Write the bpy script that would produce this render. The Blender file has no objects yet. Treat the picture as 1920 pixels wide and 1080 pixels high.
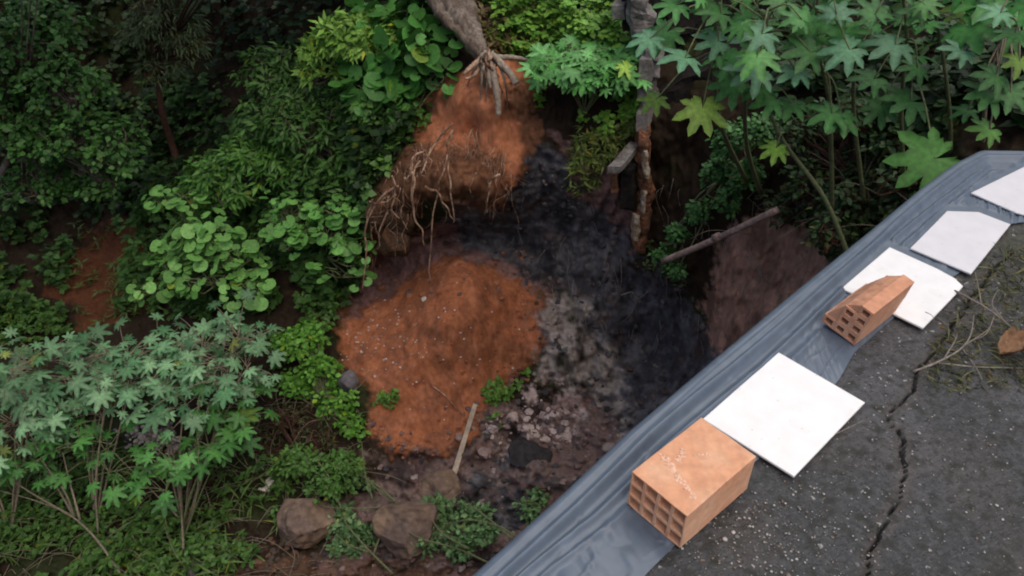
import bpy, math, random
import numpy as np
rng = np.random.default_rng(7)
scene = bpy.context.scene
C = scene.collection

# ------------------------------------------------------------------ camera, sky, sun, exposure
F_PX, PITCH, CAM_Z = 1500.0, math.radians(38.5), 1.87          # focal length in photo pixels (1920 wide)
cd = bpy.data.cameras.new('camera'); cam = bpy.data.objects.new('camera', cd); C.objects.link(cam)
cd.sensor_width = 36; cd.lens = 36 * F_PX / 1920; cd.clip_start = 0.05; cd.clip_end = 500
cam.location = (0, 0, CAM_Z); cam.rotation_euler = (math.pi/2 - PITCH, 0, 0)
scene.camera = cam
SUN_EL, SUN_ROT = math.radians(62), math.radians(150)
w = bpy.data.worlds.new('World'); scene.world = w; w.use_nodes = True
nt = w.node_tree; bg = nt.nodes['Background']
sky = nt.nodes.new('ShaderNodeTexSky'); sky.sky_type = 'NISHITA'; sky.sun_disc = False
sky.sun_elevation = SUN_EL; sky.sun_rotation = SUN_ROT
sky.air_density = 0.8; sky.dust_density = 5.0; sky.ozone_density = 0.45
nt.links.new(sky.outputs[0], bg.inputs[0]); bg.inputs[1].default_value = 0.14
sd = bpy.data.lights.new('sun', 'SUN'); sun = bpy.data.objects.new('sun', sd); C.objects.link(sun)
sd.energy = 1.3; sd.angle = math.radians(40); sd.color = (1, 0.955, 0.87)
sun.rotation_euler = (math.radians(30), 0, math.radians(150)); sun.location = (0, 0, 20)
scene.view_settings.view_transform = 'Standard'; scene.view_settings.look = 'None'
scene.view_settings.gamma = 1; scene.view_settings.use_curve_mapping = False
scene.view_settings.exposure = 0.06
scene.render.engine = 'CYCLES'
scene.cycles.filter_width = 2.0

# ------------------------------------------------------------------ helpers
CAM = np.array([0, 0, CAM_Z])
FW = np.array([0, math.cos(PITCH), -math.sin(PITCH)]); RT = np.array([1.0, 0, 0]); UP = np.cross(RT, FW)
def ray(px, py):
    px = np.asarray(px, float); py = np.asarray(py, float)
    return FW + ((px - 960) / F_PX)[..., None] * RT - ((py - 540) / F_PX)[..., None] * UP
def at(px, py, y=None, z=None):                                   # the place seen at a photo pixel, at distance y or height z
    d = ray(px, py)
    t = (y / d[..., 1]) if y is not None else ((z - CAM_Z) / d[..., 2])
    return CAM + d * np.asarray(t)[..., None]
def pix(P):
    D = np.asarray(P) - CAM; f = D @ FW
    return 960 + F_PX * (D @ RT) / f, 540 - F_PX * (D @ UP) / f

def _h(ix, iy, iz, s):
    n = (ix * 374761393 + iy * 668265263 + iz * 2147483647 + s * 1274126177) & 0xffffffff
    n = ((n ^ (n >> 13)) * 1274126177) & 0xffffffff
    n = n ^ (n >> 16)
    return (n & 0xffffff) / float(0xffffff)
def vnoise(P, s=0):
    P = np.asarray(P, float); I = np.floor(P).astype(np.int64); f = P - I; f = f*f*(3-2*f)
    r = 0
    for a in (0, 1):
        for b in (0, 1):
            for c in (0, 1):
                wt = (f[..., 0] if a else 1-f[..., 0]) * (f[..., 1] if b else 1-f[..., 1]) * (f[..., 2] if c else 1-f[..., 2])
                r = r + wt * _h(I[..., 0]+a, I[..., 1]+b, I[..., 2]+c, s)
    return r * 2 - 1
def fbm(P, freq=1.0, oct=4, s=0, gain=.5):
    P = np.asarray(P) * freq; r = 0; a = 1
    for k in range(oct):
        r = r + a * vnoise(P, s + k * 17); P = P * 2.03 + 11.3; a *= gain
    return r
def sstep(x, a, b):
    t = np.clip((x - a) / (b - a), 0, 1); return t*t*(3-2*t)
def inpoly(x, y, poly):
    r = np.zeros(np.shape(x), bool); n = len(poly)
    for i in range(n):
        x1, y1 = poly[i]; x2, y2 = poly[(i+1) % n]
        c = ((y1 > y) != (y2 > y)) & (x < (x2-x1) * (y-y1) / ((y2-y1) + 1e-9) + x1)
        r ^= c
    return r

def mesh(name, V, F, mat, cols=None, smooth=False, uv=None):
    """V (n,3); F list of faces or (m,k) array; cols (n,3)"""
    me = bpy.data.meshes.new(name)
    V = np.asarray(V, float)
    if isinstance(F, np.ndarray):
        m, k = F.shape
        me.vertices.add(len(V)); me.vertices.foreach_set('co', V.ravel())
        me.loops.add(m*k); me.loops.foreach_set('vertex_index', F.ravel().astype(np.int32))
        me.polygons.add(m); me.polygons.foreach_set('loop_start', np.arange(0, m*k, k, dtype=np.int32))
        me.update(calc_edges=True)
    else:
        me.from_pydata(V.tolist(), [], [list(map(int, f)) for f in F]); me.update()
    if cols is not None:
        ca = me.color_attributes.new('Col', 'FLOAT_COLOR', 'POINT')
        ca.data.foreach_set('color', np.c_[cols, np.ones(len(V))].astype(np.float32).ravel())
    if smooth: me.polygons.foreach_set('use_smooth', np.ones(len(me.polygons), bool))
    me.materials.append(mat); me.validate()
    return me
def tag(o, label=None, cat=None, group=None, kind=None):
    if label: o['label'] = label
    if cat: o['category'] = cat
    if group: o['group'] = group
    if kind: o['kind'] = kind
    return o
def thing(name, loc, label, cat, group=None):
    o = bpy.data.objects.new(name, None); C.objects.link(o); o.location = tuple(loc); o.empty_display_size = .1
    return tag(o, label, cat, group)
def obj(name, V, F, mat, parent=None, cols=None, smooth=False, origin=None):
    """one mesh object; V in world space; its origin goes to the thing's base"""
    V = np.asarray(V, float)
    if parent is not None: base = np.array(parent['_b']) if '_b' in parent else np.array(parent.location)
    elif origin is not None: base = np.asarray(origin, float)
    else: base = np.array([V[:, 0].mean(), V[:, 1].mean(), V[:, 2].min()])
    o = bpy.data.objects.new(name, mesh(name, V - base, F, mat, cols, smooth)); C.objects.link(o)
    if parent is not None: o.parent = parent
    else: o.location = tuple(base)
    return o
def struct(name, V, F, mat, cols=None, smooth=False):
    return tag(obj(name, V, F, mat, None, cols, smooth, origin=(0, 0, 0)), kind='structure')

class MB:
    def __init__(s): s.V = []; s.F = []; s.n = 0; s.C = []
    def add(s, V, F, col=None):
        V = np.asarray(V, float); s.V.append(V); s.F += [tuple(int(i) + s.n for i in f) for f in F]; s.n += len(V)
        s.C.append(np.tile(col if col is not None else (1, 1, 1), (len(V), 1)) if col is None or np.ndim(col) == 1 else col)
    def tube(s, P, R, sides=6, col=None, wob=0.0):
        P = np.asarray(P, float); n = len(P); R = np.broadcast_to(R, (n,)) if np.ndim(R) == 0 else np.asarray(R)
        T = np.gradient(P, axis=0); T /= np.linalg.norm(T, axis=1)[:, None] + 1e-9
        a = np.array([0, 0, 1.0]) if abs(T[0, 2]) < .9 else np.array([1.0, 0, 0])
        V = []
        for i in range(n):
            u = np.cross(T[i], a); u /= np.linalg.norm(u) + 1e-9; v = np.cross(T[i], u)
            a = np.cross(u, T[i])
            for k in range(sides):
                th = 2*math.pi*k/sides; rr = R[i] * (1 + wob * rng.uniform(-1, 1))
                V.append(P[i] + rr * (math.cos(th)*u + math.sin(th)*v))
        F = [(i*sides+k, i*sides+(k+1) % sides, (i+1)*sides+(k+1) % sides, (i+1)*sides+k) for i in range(n-1) for k in range(sides)]
        F += [tuple(range(sides))[::-1], tuple((n-1)*sides + k for k in range(sides))]
        s.add(V, F, col)
    def build(s, name, mat, parent=None, smooth=False, colored=False, origin=None):
        return obj(name, np.concatenate(s.V), s.F, mat, parent, np.concatenate(s.C) if colored else None, smooth, origin)
def curve(P, n):
    """Catmull-Rom through points"""
    P = np.asarray(P, float)
    if len(P) == 2: return P[0] + (P[1]-P[0]) * np.linspace(0, 1, n)[:, None]
    Q = np.vstack([2*P[0]-P[1], P, 2*P[-1]-P[-2]]); out = []
    ts = np.linspace(0, len(P)-1-1e-6, n)
    for t in ts:
        i = int(t); f = t - i; a, b, c, d = Q[i:i+4]
        out.append(.5*((2*b) + (-a+c)*f + (2*a-5*b+4*c-d)*f*f + (-a+3*b-3*c+d)*f**3))
    return np.array(out)

# ------------------------------------------------------------------ materials
def material(name, color=(.5, .5, .5), rough=.8, spec=.3, vary=.25, vscale=6.0, bump=.0, bscale=40.0, attr=False,
             color2=None, sheen=None, detail=6, bdist=.01, trans=0.0, stretch=None):
    m = bpy.data.materials.new(name); m.use_nodes = True; n = m.node_tree; L = n.links
    b = n.nodes['Principled BSDF']; b.inputs['Roughness'].default_value = rough
    b.inputs['Specular IOR Level'].default_value = spec
    tc = n.nodes.new('ShaderNodeTexCoord'); src = tc.outputs['Object']
    if stretch:
        mp = n.nodes.new('ShaderNodeMapping'); mp.inputs['Scale'].default_value = stretch
        L.new(src, mp.inputs[0]); src = mp.outputs[0]
    nz = n.nodes.new('ShaderNodeTexNoise'); nz.inputs['Scale'].default_value = vscale; nz.inputs['Detail'].default_value = detail
    L.new(src, nz.inputs['Vector'])
    if attr:
        ca = n.nodes.new('ShaderNodeVertexColor'); ca.layer_name = 'Col'; base = ca.outputs['Color']
    else:
        rgb = n.nodes.new('ShaderNodeRGB'); rgb.outputs[0].default_value = (*color, 1); base = rgb.outputs[0]
    if color2 is not None:
        mx = n.nodes.new('ShaderNodeMix'); mx.data_type = 'RGBA'
        rp = n.nodes.new('ShaderNodeValToRGB'); rp.color_ramp.elements[0].position = .42; rp.color_ramp.elements[1].position = .6
        L.new(nz.outputs['Fac'], rp.inputs[0]); L.new(rp.outputs[0], mx.inputs['Factor'])
        L.new(base, mx.inputs[6]); mx.inputs[7].default_value = (*color2, 1); base = mx.outputs[2]
    mr = n.nodes.new('ShaderNodeMapRange'); mr.inputs[1].default_value = .3; mr.inputs[2].default_value = .7
    mr.inputs[3].default_value = 1-vary; mr.inputs[4].default_value = 1+vary
    nz2 = n.nodes.new('ShaderNodeTexNoise'); nz2.inputs['Scale'].default_value = vscale*4.3; nz2.inputs['Detail'].default_value = detail
    L.new(src, nz2.inputs['Vector']); L.new(nz2.outputs['Fac'], mr.inputs[0])
    mu = n.nodes.new('ShaderNodeVectorMath'); mu.operation = 'SCALE'
    L.new(base, mu.inputs[0]); L.new(mr.outputs[0], mu.inputs['Scale']); L.new(mu.outputs[0], b.inputs['Base Color'])
    if bump:
        bz = n.nodes.new('ShaderNodeTexNoise'); bz.inputs['Scale'].default_value = bscale; bz.inputs['Detail'].default_value = 8
        L.new(src, bz.inputs['Vector'])
        bp = n.nodes.new('ShaderNodeBump'); bp.inputs['Strength'].default_value = bump; bp.inputs['Distance'].default_value = bdist
        L.new(bz.outputs['Fac'], bp.inputs['Height']); L.new(bp.outputs[0], b.inputs['Normal'])
    if trans:
        out = n.nodes['Material Output']; tr = n.nodes.new('ShaderNodeBsdfTranslucent'); ms = n.nodes.new('ShaderNodeMixShader')
        L.new(mu.outputs[0], tr.inputs[0]); ms.inputs[0].default_value = trans
        L.new(b.outputs[0], ms.inputs[1]); L.new(tr.outputs[0], ms.inputs[2]); L.new(ms.outputs[0], out.inputs['Surface'])
    return m
M = dict(
    leaf=material('leaf', attr=True, rough=.5, spec=.28, vary=.25, vscale=9, trans=.15),
    bark=material('bark', (.10, .075, .055), vary=.5, vscale=8, bump=.8, bscale=30, color2=(.17, .14, .115), stretch=(1, 1, .35)),
    red_bark=material('reddish_bark', (.085, .04, .028), vary=.4, vscale=8, bump=.6),
    stem=material('stem', (.13, .15, .07), vary=.3, vscale=10),
    dry_stem=material('dry_stem', (.20, .17, .12), vary=.3, vscale=12),
    twig=material('twig', (.22, .19, .16), vary=.35, vscale=14),
    root=material('root', (.42, .28, .19), vary=.4, vscale=12, color2=(.17, .09, .055)),
    soil=material('soil', attr=True, rough=.95, spec=.10, vary=.22, vscale=6, bump=.5, bscale=14, bdist=.03, detail=10, stretch=(1, 1, .5)),
    rock=material('rock', (.15, .108, .088), rough=.92, spec=.2, vary=.35, vscale=3, bump=.7, bscale=14, bdist=.03, color2=(.21, .145, .10)),
    dark_rock=material('dark_rock', (.035, .032, .035), rough=.9, vary=.45, vscale=4, bump=.8, bscale=18, bdist=.03),
    grey_rock=material('grey_rock', (.13, .12, .13), rough=.9, vary=.3, vscale=4, bump=.6, bscale=18),
    wood=material('weathered_wood', (.42, .35, .27), rough=.8, vary=.25, vscale=5, bump=.3, color2=(.33, .27, .21), stretch=(1, 1, .2)),
    pipe=material('old_pipe', (.34, .24, .21), rough=.7, vary=.4, vscale=6, bump=.3, color2=(.24, .17, .145)),
    concrete=material('old_concrete', (.21, .20, .19), rough=.9, vary=.35, vscale=7, bump=.6, bscale=25, color2=(.13, .12, .11)),
    wall_dark=material('shaded_wall', (.018, .015, .013), rough=.95, vary=.6, vscale=3, bump=.8, bscale=12, bdist=.04, color2=(.008, .007, .007)),  # near-black base colour holds the shade of the wall faces and void
    litter=material('litter', (.62, .58, .52), rough=.6, vary=.15, vscale=10, bump=.3),
)

# ------------------------------------------------------------------ terrain
CP = [(-900, 0, 13), (0, 0, 11), (300, 0, 12), (600, 0, 10), (800, 0, 9.1), (950, 0, 8.8), (1150, 0, 8.5), (1300, 0, 8.3), (1600, 0, 7.8), (1900, 0, 7),
      (-900, -450, 18), (300, -450, 17), (960, -450, 15), (1600, -450, 13), (2600, -450, 10), (3800, -450, 9),
      (900, 100, 8.05), (1000, 130, 8.0), (1120, 120, 7.75), (780, 180, 8.1), (880, 250, 7.45), (1000, 250, 7.45), (1100, 250, 7.3),
      (700, 300, 7.8), (760, 330, 7.2), (850, 385, 7.0), (930, 380, 7.1), (720, 420, 7.15), (850, 440, 7.9), (740, 480, 7.8), (960, 440, 7.75), (900, 200, 7.35), (995, 190, 7.65),
      (1100, 400, 7.35), (1150, 500, 7.3), (1240, 620, 6.9), (1080, 640, 6.75), (1100, 750, 6.35), (850, 500, 7.2), (830, 600, 6.62), (800, 700, 6.3), (760, 850, 5.72), (1000, 600, 7.1), (960, 700, 6.6),
      (660, 620, 6.9), (680, 760, 6.1), (1000, 850, 5.75), (900, 950, 5.1), (800, 1080, 4.3), (100, 1080, 4.3), (400, 1080, 4.3), (100, 800, 6.2), (400, 800, 6.1),
      (100, 600, 8), (420, 600, 7.3), (200, 500, 9), (200, 420, 9.6), (420, 420, 8.6), (300, 200, 11), (0, 250, 10.5), (600, 350, 8.1), (560, 550, 7.3), (600, 200, 9),
      (1230, 330, 7.3), (1290, 500, 6.65), (1350, 560, 6.15), (1350, 700, 5.7), (1450, 520, 5.7), (1450, 430, 6.0), (1450, 300, 6.2), (1600, 300, 5.6), (1750, 200, 5.4), (1900, 100, 5.6),
      (1900, 250, 4.7), (1600, 500, 5.0), (1900, 700, 3.0), (1300, 1000, 4.0), (1900, 1080, 2.0), (1600, 800, 3.6),
      (-1500, 500, 10), (-800, 1000, 5), (3400, 500, 3.6), (3400, 0, 6), (900, 1500, 2.4), (2500, 1500, 1.0), (-1500, 1500, 2.4), (0, 1500, 2.4)]
CP = np.array(CP, float)
def _phi(d): return d*d*np.log(d + 1e-9)
_S = 1000.0
_X = CP[:, :2] / _S; _n = len(_X)
_A = np.zeros((_n+3, _n+3)); _D = np.linalg.norm(_X[:, None]-_X[None], axis=2)
_A[:_n, :_n] = _phi(_D) + np.eye(_n)*1e-5; _A[:_n, _n] = 1; _A[:_n, _n+1:] = _X; _A[_n:, :_n] = _A[:_n, _n:].T
# log-depth keeps the surface well behaved
_W = np.linalg.solve(_A, np.r_[np.log(CP[:, 2]), 0, 0, 0])
def gdepth(px, py):
    X = np.stack([np.asarray(px, float), np.asarray(py, float)], -1) / _S; sh = X.shape[:-1]; X = X.reshape(-1, 2)
    out = np.empty(len(X))
    for i in range(0, len(X), 20000):
        x = X[i:i+20000]; d = np.linalg.norm(x[:, None]-_X[None], axis=2)
        out[i:i+20000] = _phi(d) @ _W[:_n] + _W[_n] + x @ _W[_n+1:]
    return np.exp(out).reshape(sh)
def soft(px, py, polys, P, blur=16):
    """0..1 membership of irregular patches, edge broken by noise"""
    jx = px + blur*(fbm(P, 2.2, 3, 3)*1.2 + .75*fbm(P, 13, 3, 5)); jy = py + blur*(fbm(P, 2.2, 3, 9)*1.2 + .75*fbm(P, 13, 3, 7))
    acc = np.zeros(px.shape)
    for dx, dy in ((0, 0), (8, 0), (-8, 0), (0, 8), (0, -8), (5, 5), (-5, -5), (5, -5), (-5, 5)):
        h = np.zeros(px.shape, bool)
        for q in polys: h |= inpoly(jx+dx, jy+dy, q)
        acc += h
    return acc / 9
ORANGE = [[(625, 625), (700, 560), (760, 520), (835, 483), (900, 490), (965, 520), (1003, 560), (1010, 620), (1020, 655), (985, 695), (930, 745), (880, 800), (820, 852), (740, 850), (700, 800), (690, 720), (640, 690)],
          [(785, 195), (850, 150), (905, 108), (990, 118), (1000, 200), (1002, 250), (968, 320), (940, 375), (900, 400), (850, 330), (800, 300), (775, 330), (780, 250)],
          [(940, 75), (1010, 60), (1030, 90), (960, 100)]]
ROOTY = [[(760, 250), (870, 270), (940, 300), (935, 395), (860, 400), (790, 360), (760, 470), (700, 480), (680, 440), (710, 350)], [(938, 158), (985, 148), (992, 172), (955, 212), (928, 205)], [(968, 190), (1003, 170), (1005, 270), (970, 330), (962, 250)], [(800, 205), (850, 165), (860, 175), (812, 222)]]
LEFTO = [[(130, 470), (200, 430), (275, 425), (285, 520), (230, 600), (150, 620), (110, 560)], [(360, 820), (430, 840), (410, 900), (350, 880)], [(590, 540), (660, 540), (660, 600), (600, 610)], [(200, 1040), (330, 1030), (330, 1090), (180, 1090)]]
BLACK = [[(985, 285), (1060, 300), (1085, 380), (1150, 420), (1200, 470), (1260, 520), (1340, 640), (1420, 720), (1220, 900), (1140, 770), (1110, 640), (1030, 560), (990, 520), (960, 480), (880, 440), (820, 415), (850, 398), (930, 400), (970, 330)],
         [(950, 840), (1020, 830), (1030, 870), (960, 875)], [(880, 900), (980, 890), (1050, 930), (1000, 1000), (930, 960)]]
PURPLE = [[(640, 610), (690, 480), (820, 420), (900, 430), (975, 480), (1020, 560), (1020, 660), (990, 620), (1003, 560), (965, 520), (835, 483), (700, 560)],
          [(1010, 240), (1190, 300), (1200, 470), (1090, 380), (1060, 300)]]
REDB = [[(1330, 500), (1380, 420), (1460, 385), (1540, 390), (1620, 500), (1420, 740), (1335, 650)]]
GREYS = [[(1015, 570), (1090, 580), (1130, 650), (1170, 780), (1060, 745), (1005, 700)], [(1130, 640), (1180, 700), (1200, 790), (1140, 770)]]
ASH = [[(935, 775), (1000, 720), (1080, 730), (1100, 790), (1060, 840), (990, 840), (920, 830)], [(1130, 780), (1190, 790), (1170, 830), (1110, 830)], [(235, 800), (330, 800), (340, 850), (240, 850)]]
FLOORP = [[(690, 855), (830, 850), (930, 750), (1080, 740), (1250, 800), (1150, 1000), (900, 1080), (560, 1090), (600, 1000), (680, 940)]]
BROWNB = [[(450, 1040), (560, 1020), (700, 1060), (900, 1080), (900, 1120), (440, 1120)]]
def uneven(a, b, step, lo, hi):
    inner = np.arange(lo, hi + .1, step); out = list(inner); s = step; x = inner[-1]
    while x < b: s *= 1.25; x += s; out.append(x)
    s = step; x = inner[0]
    while x > a: s *= 1.25; x -= s; out.insert(0, x)
    return np.array(out)
gx = uneven(-1700, 3600, 3.0, -30, 1960); gy = uneven(-450, 1600, 3.0, -15, 1095); gy = gy[gy > -620]
PX, PY = np.meshgrid(gx, gy)
def terrain_base(px, py): return at(px, py, y=gdepth(px, py))
def zone_masks(px, py, P):
    return dict(o=soft(px, py, ORANGE, P, 14), ro=soft(px, py, ROOTY, P, 14), lo=soft(px, py, LEFTO, P, 26), bl=soft(px, py, BLACK, P, 26),
                pu=soft(px, py, PURPLE, P, 24), rb=soft(px, py, REDB, P, 24), gr=soft(px, py, GREYS, P, 18), ash=soft(px, py, ASH, P, 26),
                fl=soft(px, py, FLOORP, P, 26), bb=soft(px, py, BROWNB, P, 26))
def displace(px, py, P, Z):
    d = ray(px, py); d = d / np.linalg.norm(d, axis=-1)[..., None]
    rubble = np.clip(Z['fl'] + Z['gr']*.7 + Z['ash'] + Z['bl']*.45 + Z['pu']*.5, 0, 1)
    calm = np.clip(Z['o'], 0, 1)
    Pv = P * np.array([1, 1, .45])
    a = .12*fbm(P, 1.3, 3, 5)*(1-.55*calm) + .085*fbm(Pv, 4.5, 3, 21)*(1-.75*calm) + .045*fbm(Pv, 14, 3, 31)*(1-.85*calm)
    ch = np.abs(fbm(P, 3.2, 4, 41)); a = a + rubble*(.20*(.45-ch)) + rubble*.05*fbm(P, 17, 3, 44)
    a = a + calm*(.075*fbm(P*np.array([1, 1, .22]), 5, 3, 51) + .018*np.abs(fbm(P*np.array([1, .6, .4]), 9, 3, 52)))
    a = a + Z['ro']*(.10*np.abs(fbm(P*np.array([1, 1, .25]), 9, 2, 61))-.03)
    return P - d * a[..., None]
T0 = terrain_base(PX, PY); Z = zone_masks(PX, PY, T0); TP = displace(PX, PY, T0, Z)
def mixc(c, k, m): return c*(1-m[..., None]) + np.array(k)*m[..., None]
n1 = fbm(T0, 1.1, 4, 71); n2 = fbm(T0, 5, 4, 77); n3 = fbm(T0*np.array([1, 1, .35]), 9, 3, 83); n4 = fbm(T0, 26, 2, 88)
col = np.zeros(T0.shape) + np.array([.030, .021, .014])
col = mixc(col, (.028, .035, .014), sstep(n1, 0, .5))
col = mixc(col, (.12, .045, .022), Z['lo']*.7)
col = mixc(col, (.18, .13, .118), Z['fl']*.95)
col = mixc(col, (.11, .062, .040), Z['bb']*.8)
col = mixc(col, (.21, .125, .115), Z['pu'])
col = mixc(col, (.38, .22, .165), Z['rb']*.95); col = mixc(col, (.14, .075, .06), Z['rb']*sstep(fbm(T0*np.array([1, 1, .25]), 7, 4, 201), .0, .5)*.7)
oc = mixc(np.zeros(T0.shape)+np.array([.34, .128, .062]), (.27, .105, .056), sstep(n2, -.1, .6)); oc = mixc(oc, (.42, .17, .088), sstep(n3, .1, .7)*.6); oc = mixc(oc, (.20, .085, .05), sstep(fbm(T0*np.array([1, 1, .2]), 6, 4, 191), .1, .6)*.6)
oc = mixc(oc, (.16, .06, .034), sstep(n4, .3, .8)*.25); oc = mixc(oc, (.50, .20, .10), (1-sstep(PY, 330, 400))*.6)
m_hi = Z['o']; col = col*(1-m_hi[..., None]) + oc*m_hi[..., None]
tinge = sstep(PY, 560, 700)*sstep(PX, 900, 980)*(1-sstep(PY, 700, 760)); col = mixc(col, (.15, .065, .035), tinge*Z['o']*sstep(n2, -.2, .3)*.7)
col = mixc(col, (.125, .062, .035), Z['ro']*.9)
col = mixc(col, (.050, .050, .058), Z['bl']*.95)
col = mixc(col, (.15, .15, .165), Z['bl']*sstep(fbm(T0*np.array([1, 1, .4]), 7, 5, 183, .6)+.5*n1, -.4, 1.0)*.75); col = mixc(col, (.10, .065, .055), Z['bl']*sstep(n2, .3, .8)*.5)
col = mixc(col, (.17, .165, .175), Z['bl']*sstep(fbm(T0*np.array([1, 1, .18]), 11, 4, 211), .1, .8)*.5)
col = mixc(col, (.36, .32, .295), Z['gr']*sstep(n3, -.9, .2)*.85)
col = mixc(col, (.48, .39, .375), Z['ash']*sstep(n2+.5*n4, -.05, .35)*.9)
col = mixc(col, (.028, .024, .026), Z['fl']*sstep(fbm(T0, 4, 3, 95), .1, .5)*.8)
col = mixc(col, (.17, .10, .09), Z['fl']*sstep(fbm(T0, 6, 3, 99), .15, .5)*.6)
ny, nx = PX.shape
rows = [TP]; crow = [col]
for k in range(1, 9):                                             # the hillside climbs on behind the gully
    rows.append((TP[0] + np.array([0, 2.2*k, 1.3*k]) + np.stack([fbm(TP[0]+k*3, .3, 2, 5)*0, TP[0][:, 0]*0, .5*fbm(TP[0]+k*5, .3, 2, 6)], -1))[None]); crow.append(np.zeros((1, nx, 3))+np.array([.03, .03, .015]))
ALL = np.concatenate([r if r.ndim == 3 else r[None] for r in rows[:0:-1]] + [TP]); CA = np.concatenate([c for c in crow[:0:-1]] + [col])
Ny = ALL.shape[0]
idx = np.arange(Ny*nx).reshape(Ny, nx)
Fq = np.stack([idx[:-1, :-1], idx[1:, :-1], idx[1:, 1:], idx[:-1, 1:]], -1).reshape(-1, 4)
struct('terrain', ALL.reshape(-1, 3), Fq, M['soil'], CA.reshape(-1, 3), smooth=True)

def ground(px, py, lift=0.0):
    px = np.atleast_1d(np.asarray(px, float)); py = np.atleast_1d(np.asarray(py, float))
    i = np.clip(np.interp(px, gx, np.arange(nx)), 0, nx-1.001); j = np.clip(np.interp(py, gy, np.arange(ny)), 0, ny-1.001)
    a, b = i.astype(int), j.astype(int); u, v = (i-a)[:, None], (j-b)[:, None]
    P = TP[b, a]*(1-u)*(1-v) + TP[b, a+1]*u*(1-v) + TP[b+1, a]*(1-u)*v + TP[b+1, a+1]*u*v
    D = CAM - P; D /= np.linalg.norm(D, axis=1)[:, None]
    return P + D*lift
def g1(px, py, lift=0.0): return ground([px], [py], lift)[0]
def gnormal(px, py):
    a = ground(np.asarray(px)+14, py) - ground(np.asarray(px)-14, py); b = ground(px, np.asarray(py)-14) - ground(px, np.asarray(py)+14)
    n = np.cross(a, b); return n/(np.linalg.norm(n, axis=1)[:, None]+1e-9)

# ------------------------------------------------------------------ the slab the photographer stands on
EDGE_PX = [(560, 1400), (760, 1210), (900, 1082), (1050, 945), (1190, 812), (1320, 700), (1500, 548), (1640, 435), (1740, 352), (1800, 308), (1845, 285)]
EW = np.array([at(x, y, z=0.0) for x, y in EDGE_PX])
y_end = EW[-1, 1]
def edge_x(y):
    s0 = (EW[1, 0]-EW[0, 0])/(EW[1, 1]-EW[0, 1])
    return np.where(y < EW[0, 1], EW[0, 0] + (y-EW[0, 1])*s0, np.interp(y, EW[:, 1], EW[:, 0]))
ys = np.r_[np.linspace(-4, .3, 12)[:-1], np.arange(.3, y_end+.003, .009), ]; ys[-1] = y_end
ts = np.r_[0, np.arange(.012, 2.3, .009), np.geomspace(2.35, 8, 12)]
YY, TT = np.meshgrid(ys, ts, indexing='ij')
XX = edge_x(YY) + .012 + TT
SP = np.stack([XX, YY, np.zeros_like(XX)], -1)
CR = np.array([at(x, y, z=0)[:2] for x, y in [(1900, 470), (1830, 540), (1790, 610), (1725, 690), (1700, 740), (1665, 785), (1690, 820), (1702, 880), (1698, 925), (1665, 970), (1640, 1030), (1625, 1090), (1600, 1200)]])
spx, spy = pix(SP + 0)
def dist_poly(P, Q):
    d = np.full(P.shape[:-1], 9.0)
    for a, b in zip(Q[:-1], Q[1:]):
        ab = b-a; t = np.clip(((P-a)@ab)/(ab@ab), 0, 1); d = np.minimum(d, np.linalg.norm(P-(a+t[..., None]*ab), axis=-1))
    return d
jit = np.stack([fbm(SP, 14, 3, 2), fbm(SP, 14, 3, 4)], -1)*.012
cdst = dist_poly(SP[..., :2]+jit, CR); cw = .0028 + .005*np.clip(fbm(SP, 7, 2, 8), 0, 1)
cw = cw*.75
hgt = .0030*fbm(SP, 45, 3, 12) + .004*fbm(SP, 5, 3, 14) - .02*(1-sstep(cdst, cw*.4, cw*1.5))
edge_fade = 1
SP[..., 2] = np.where(TT > 2.3, 0, hgt) - .004
sc = np.zeros(SP.shape) + np.array([.056, .058, .060])
sc = mixc(sc, (.034, .037, .027), sstep(fbm(SP, 2.2, 4, 15), -.15, .35)*.85)
sc = mixc(sc, (.082, .083, .088), sstep(fbm(SP, 1.6, 4, 18), .0, .5)*.85); sc = mixc(sc, (.09, .072, .06), sstep(fbm(SP, 3.1, 4, 118), .3, .7)*.22)
moss = sstep(spx, 1720, 1860)*(1-sstep(spy, 600, 720)); sc = mixc(sc, (.058, .060, .038), moss*.8*sstep(fbm(SP, 4, 3, 19), -.4, .3))
spk = fbm(SP, 75, 2, 23); 
sc = mixc(sc, (.012, .011, .010), 1-sstep(cdst, cw*.5, cw*1.6)); sc = mixc(sc, (.075, .062, .052), (sstep(cdst, cw, cw*2)*(1-sstep(cdst, .015, .04)))*.5)
a, b = SP.shape[:2]; V = SP.reshape(-1, 3); idx = np.arange(a*b).reshape(a, b)
F = [tuple(q) for q in np.stack([idx[:-1, :-1], idx[:-1, 1:], idx[1:, 1:], idx[1:, :-1]], -1).reshape(-1, 4)]
V = list(V); sc2 = list(sc.reshape(-1, 3))
def skirt(ids, depth, ccol):
    base = len(V)
    for i in ids: V.append(np.array(V[i]) - np.array([0, 0, depth])); sc2.append(np.array(ccol))
    for k in range(len(ids)-1): F.append((ids[k], ids[k+1], base+k+1, base+k))
skirt([int(i) for i in idx[:, 0]], .14, (.12, .115, .105)); skirt([int(i) for i in idx[-1, :]], .14, (.12, .115, .105))
M['asphalt'] = material('rough_paving', attr=True, rough=.85, spec=.3, vary=.28, vscale=12, bump=.45, bscale=120, bdist=.003)
_n = M['asphalt'].node_tree; _b = _n.nodes['Principled BSDF']; _src = _b.inputs['Base Color'].links[0].from_socket
_tc = _n.nodes.new('ShaderNodeTexCoord')
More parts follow.
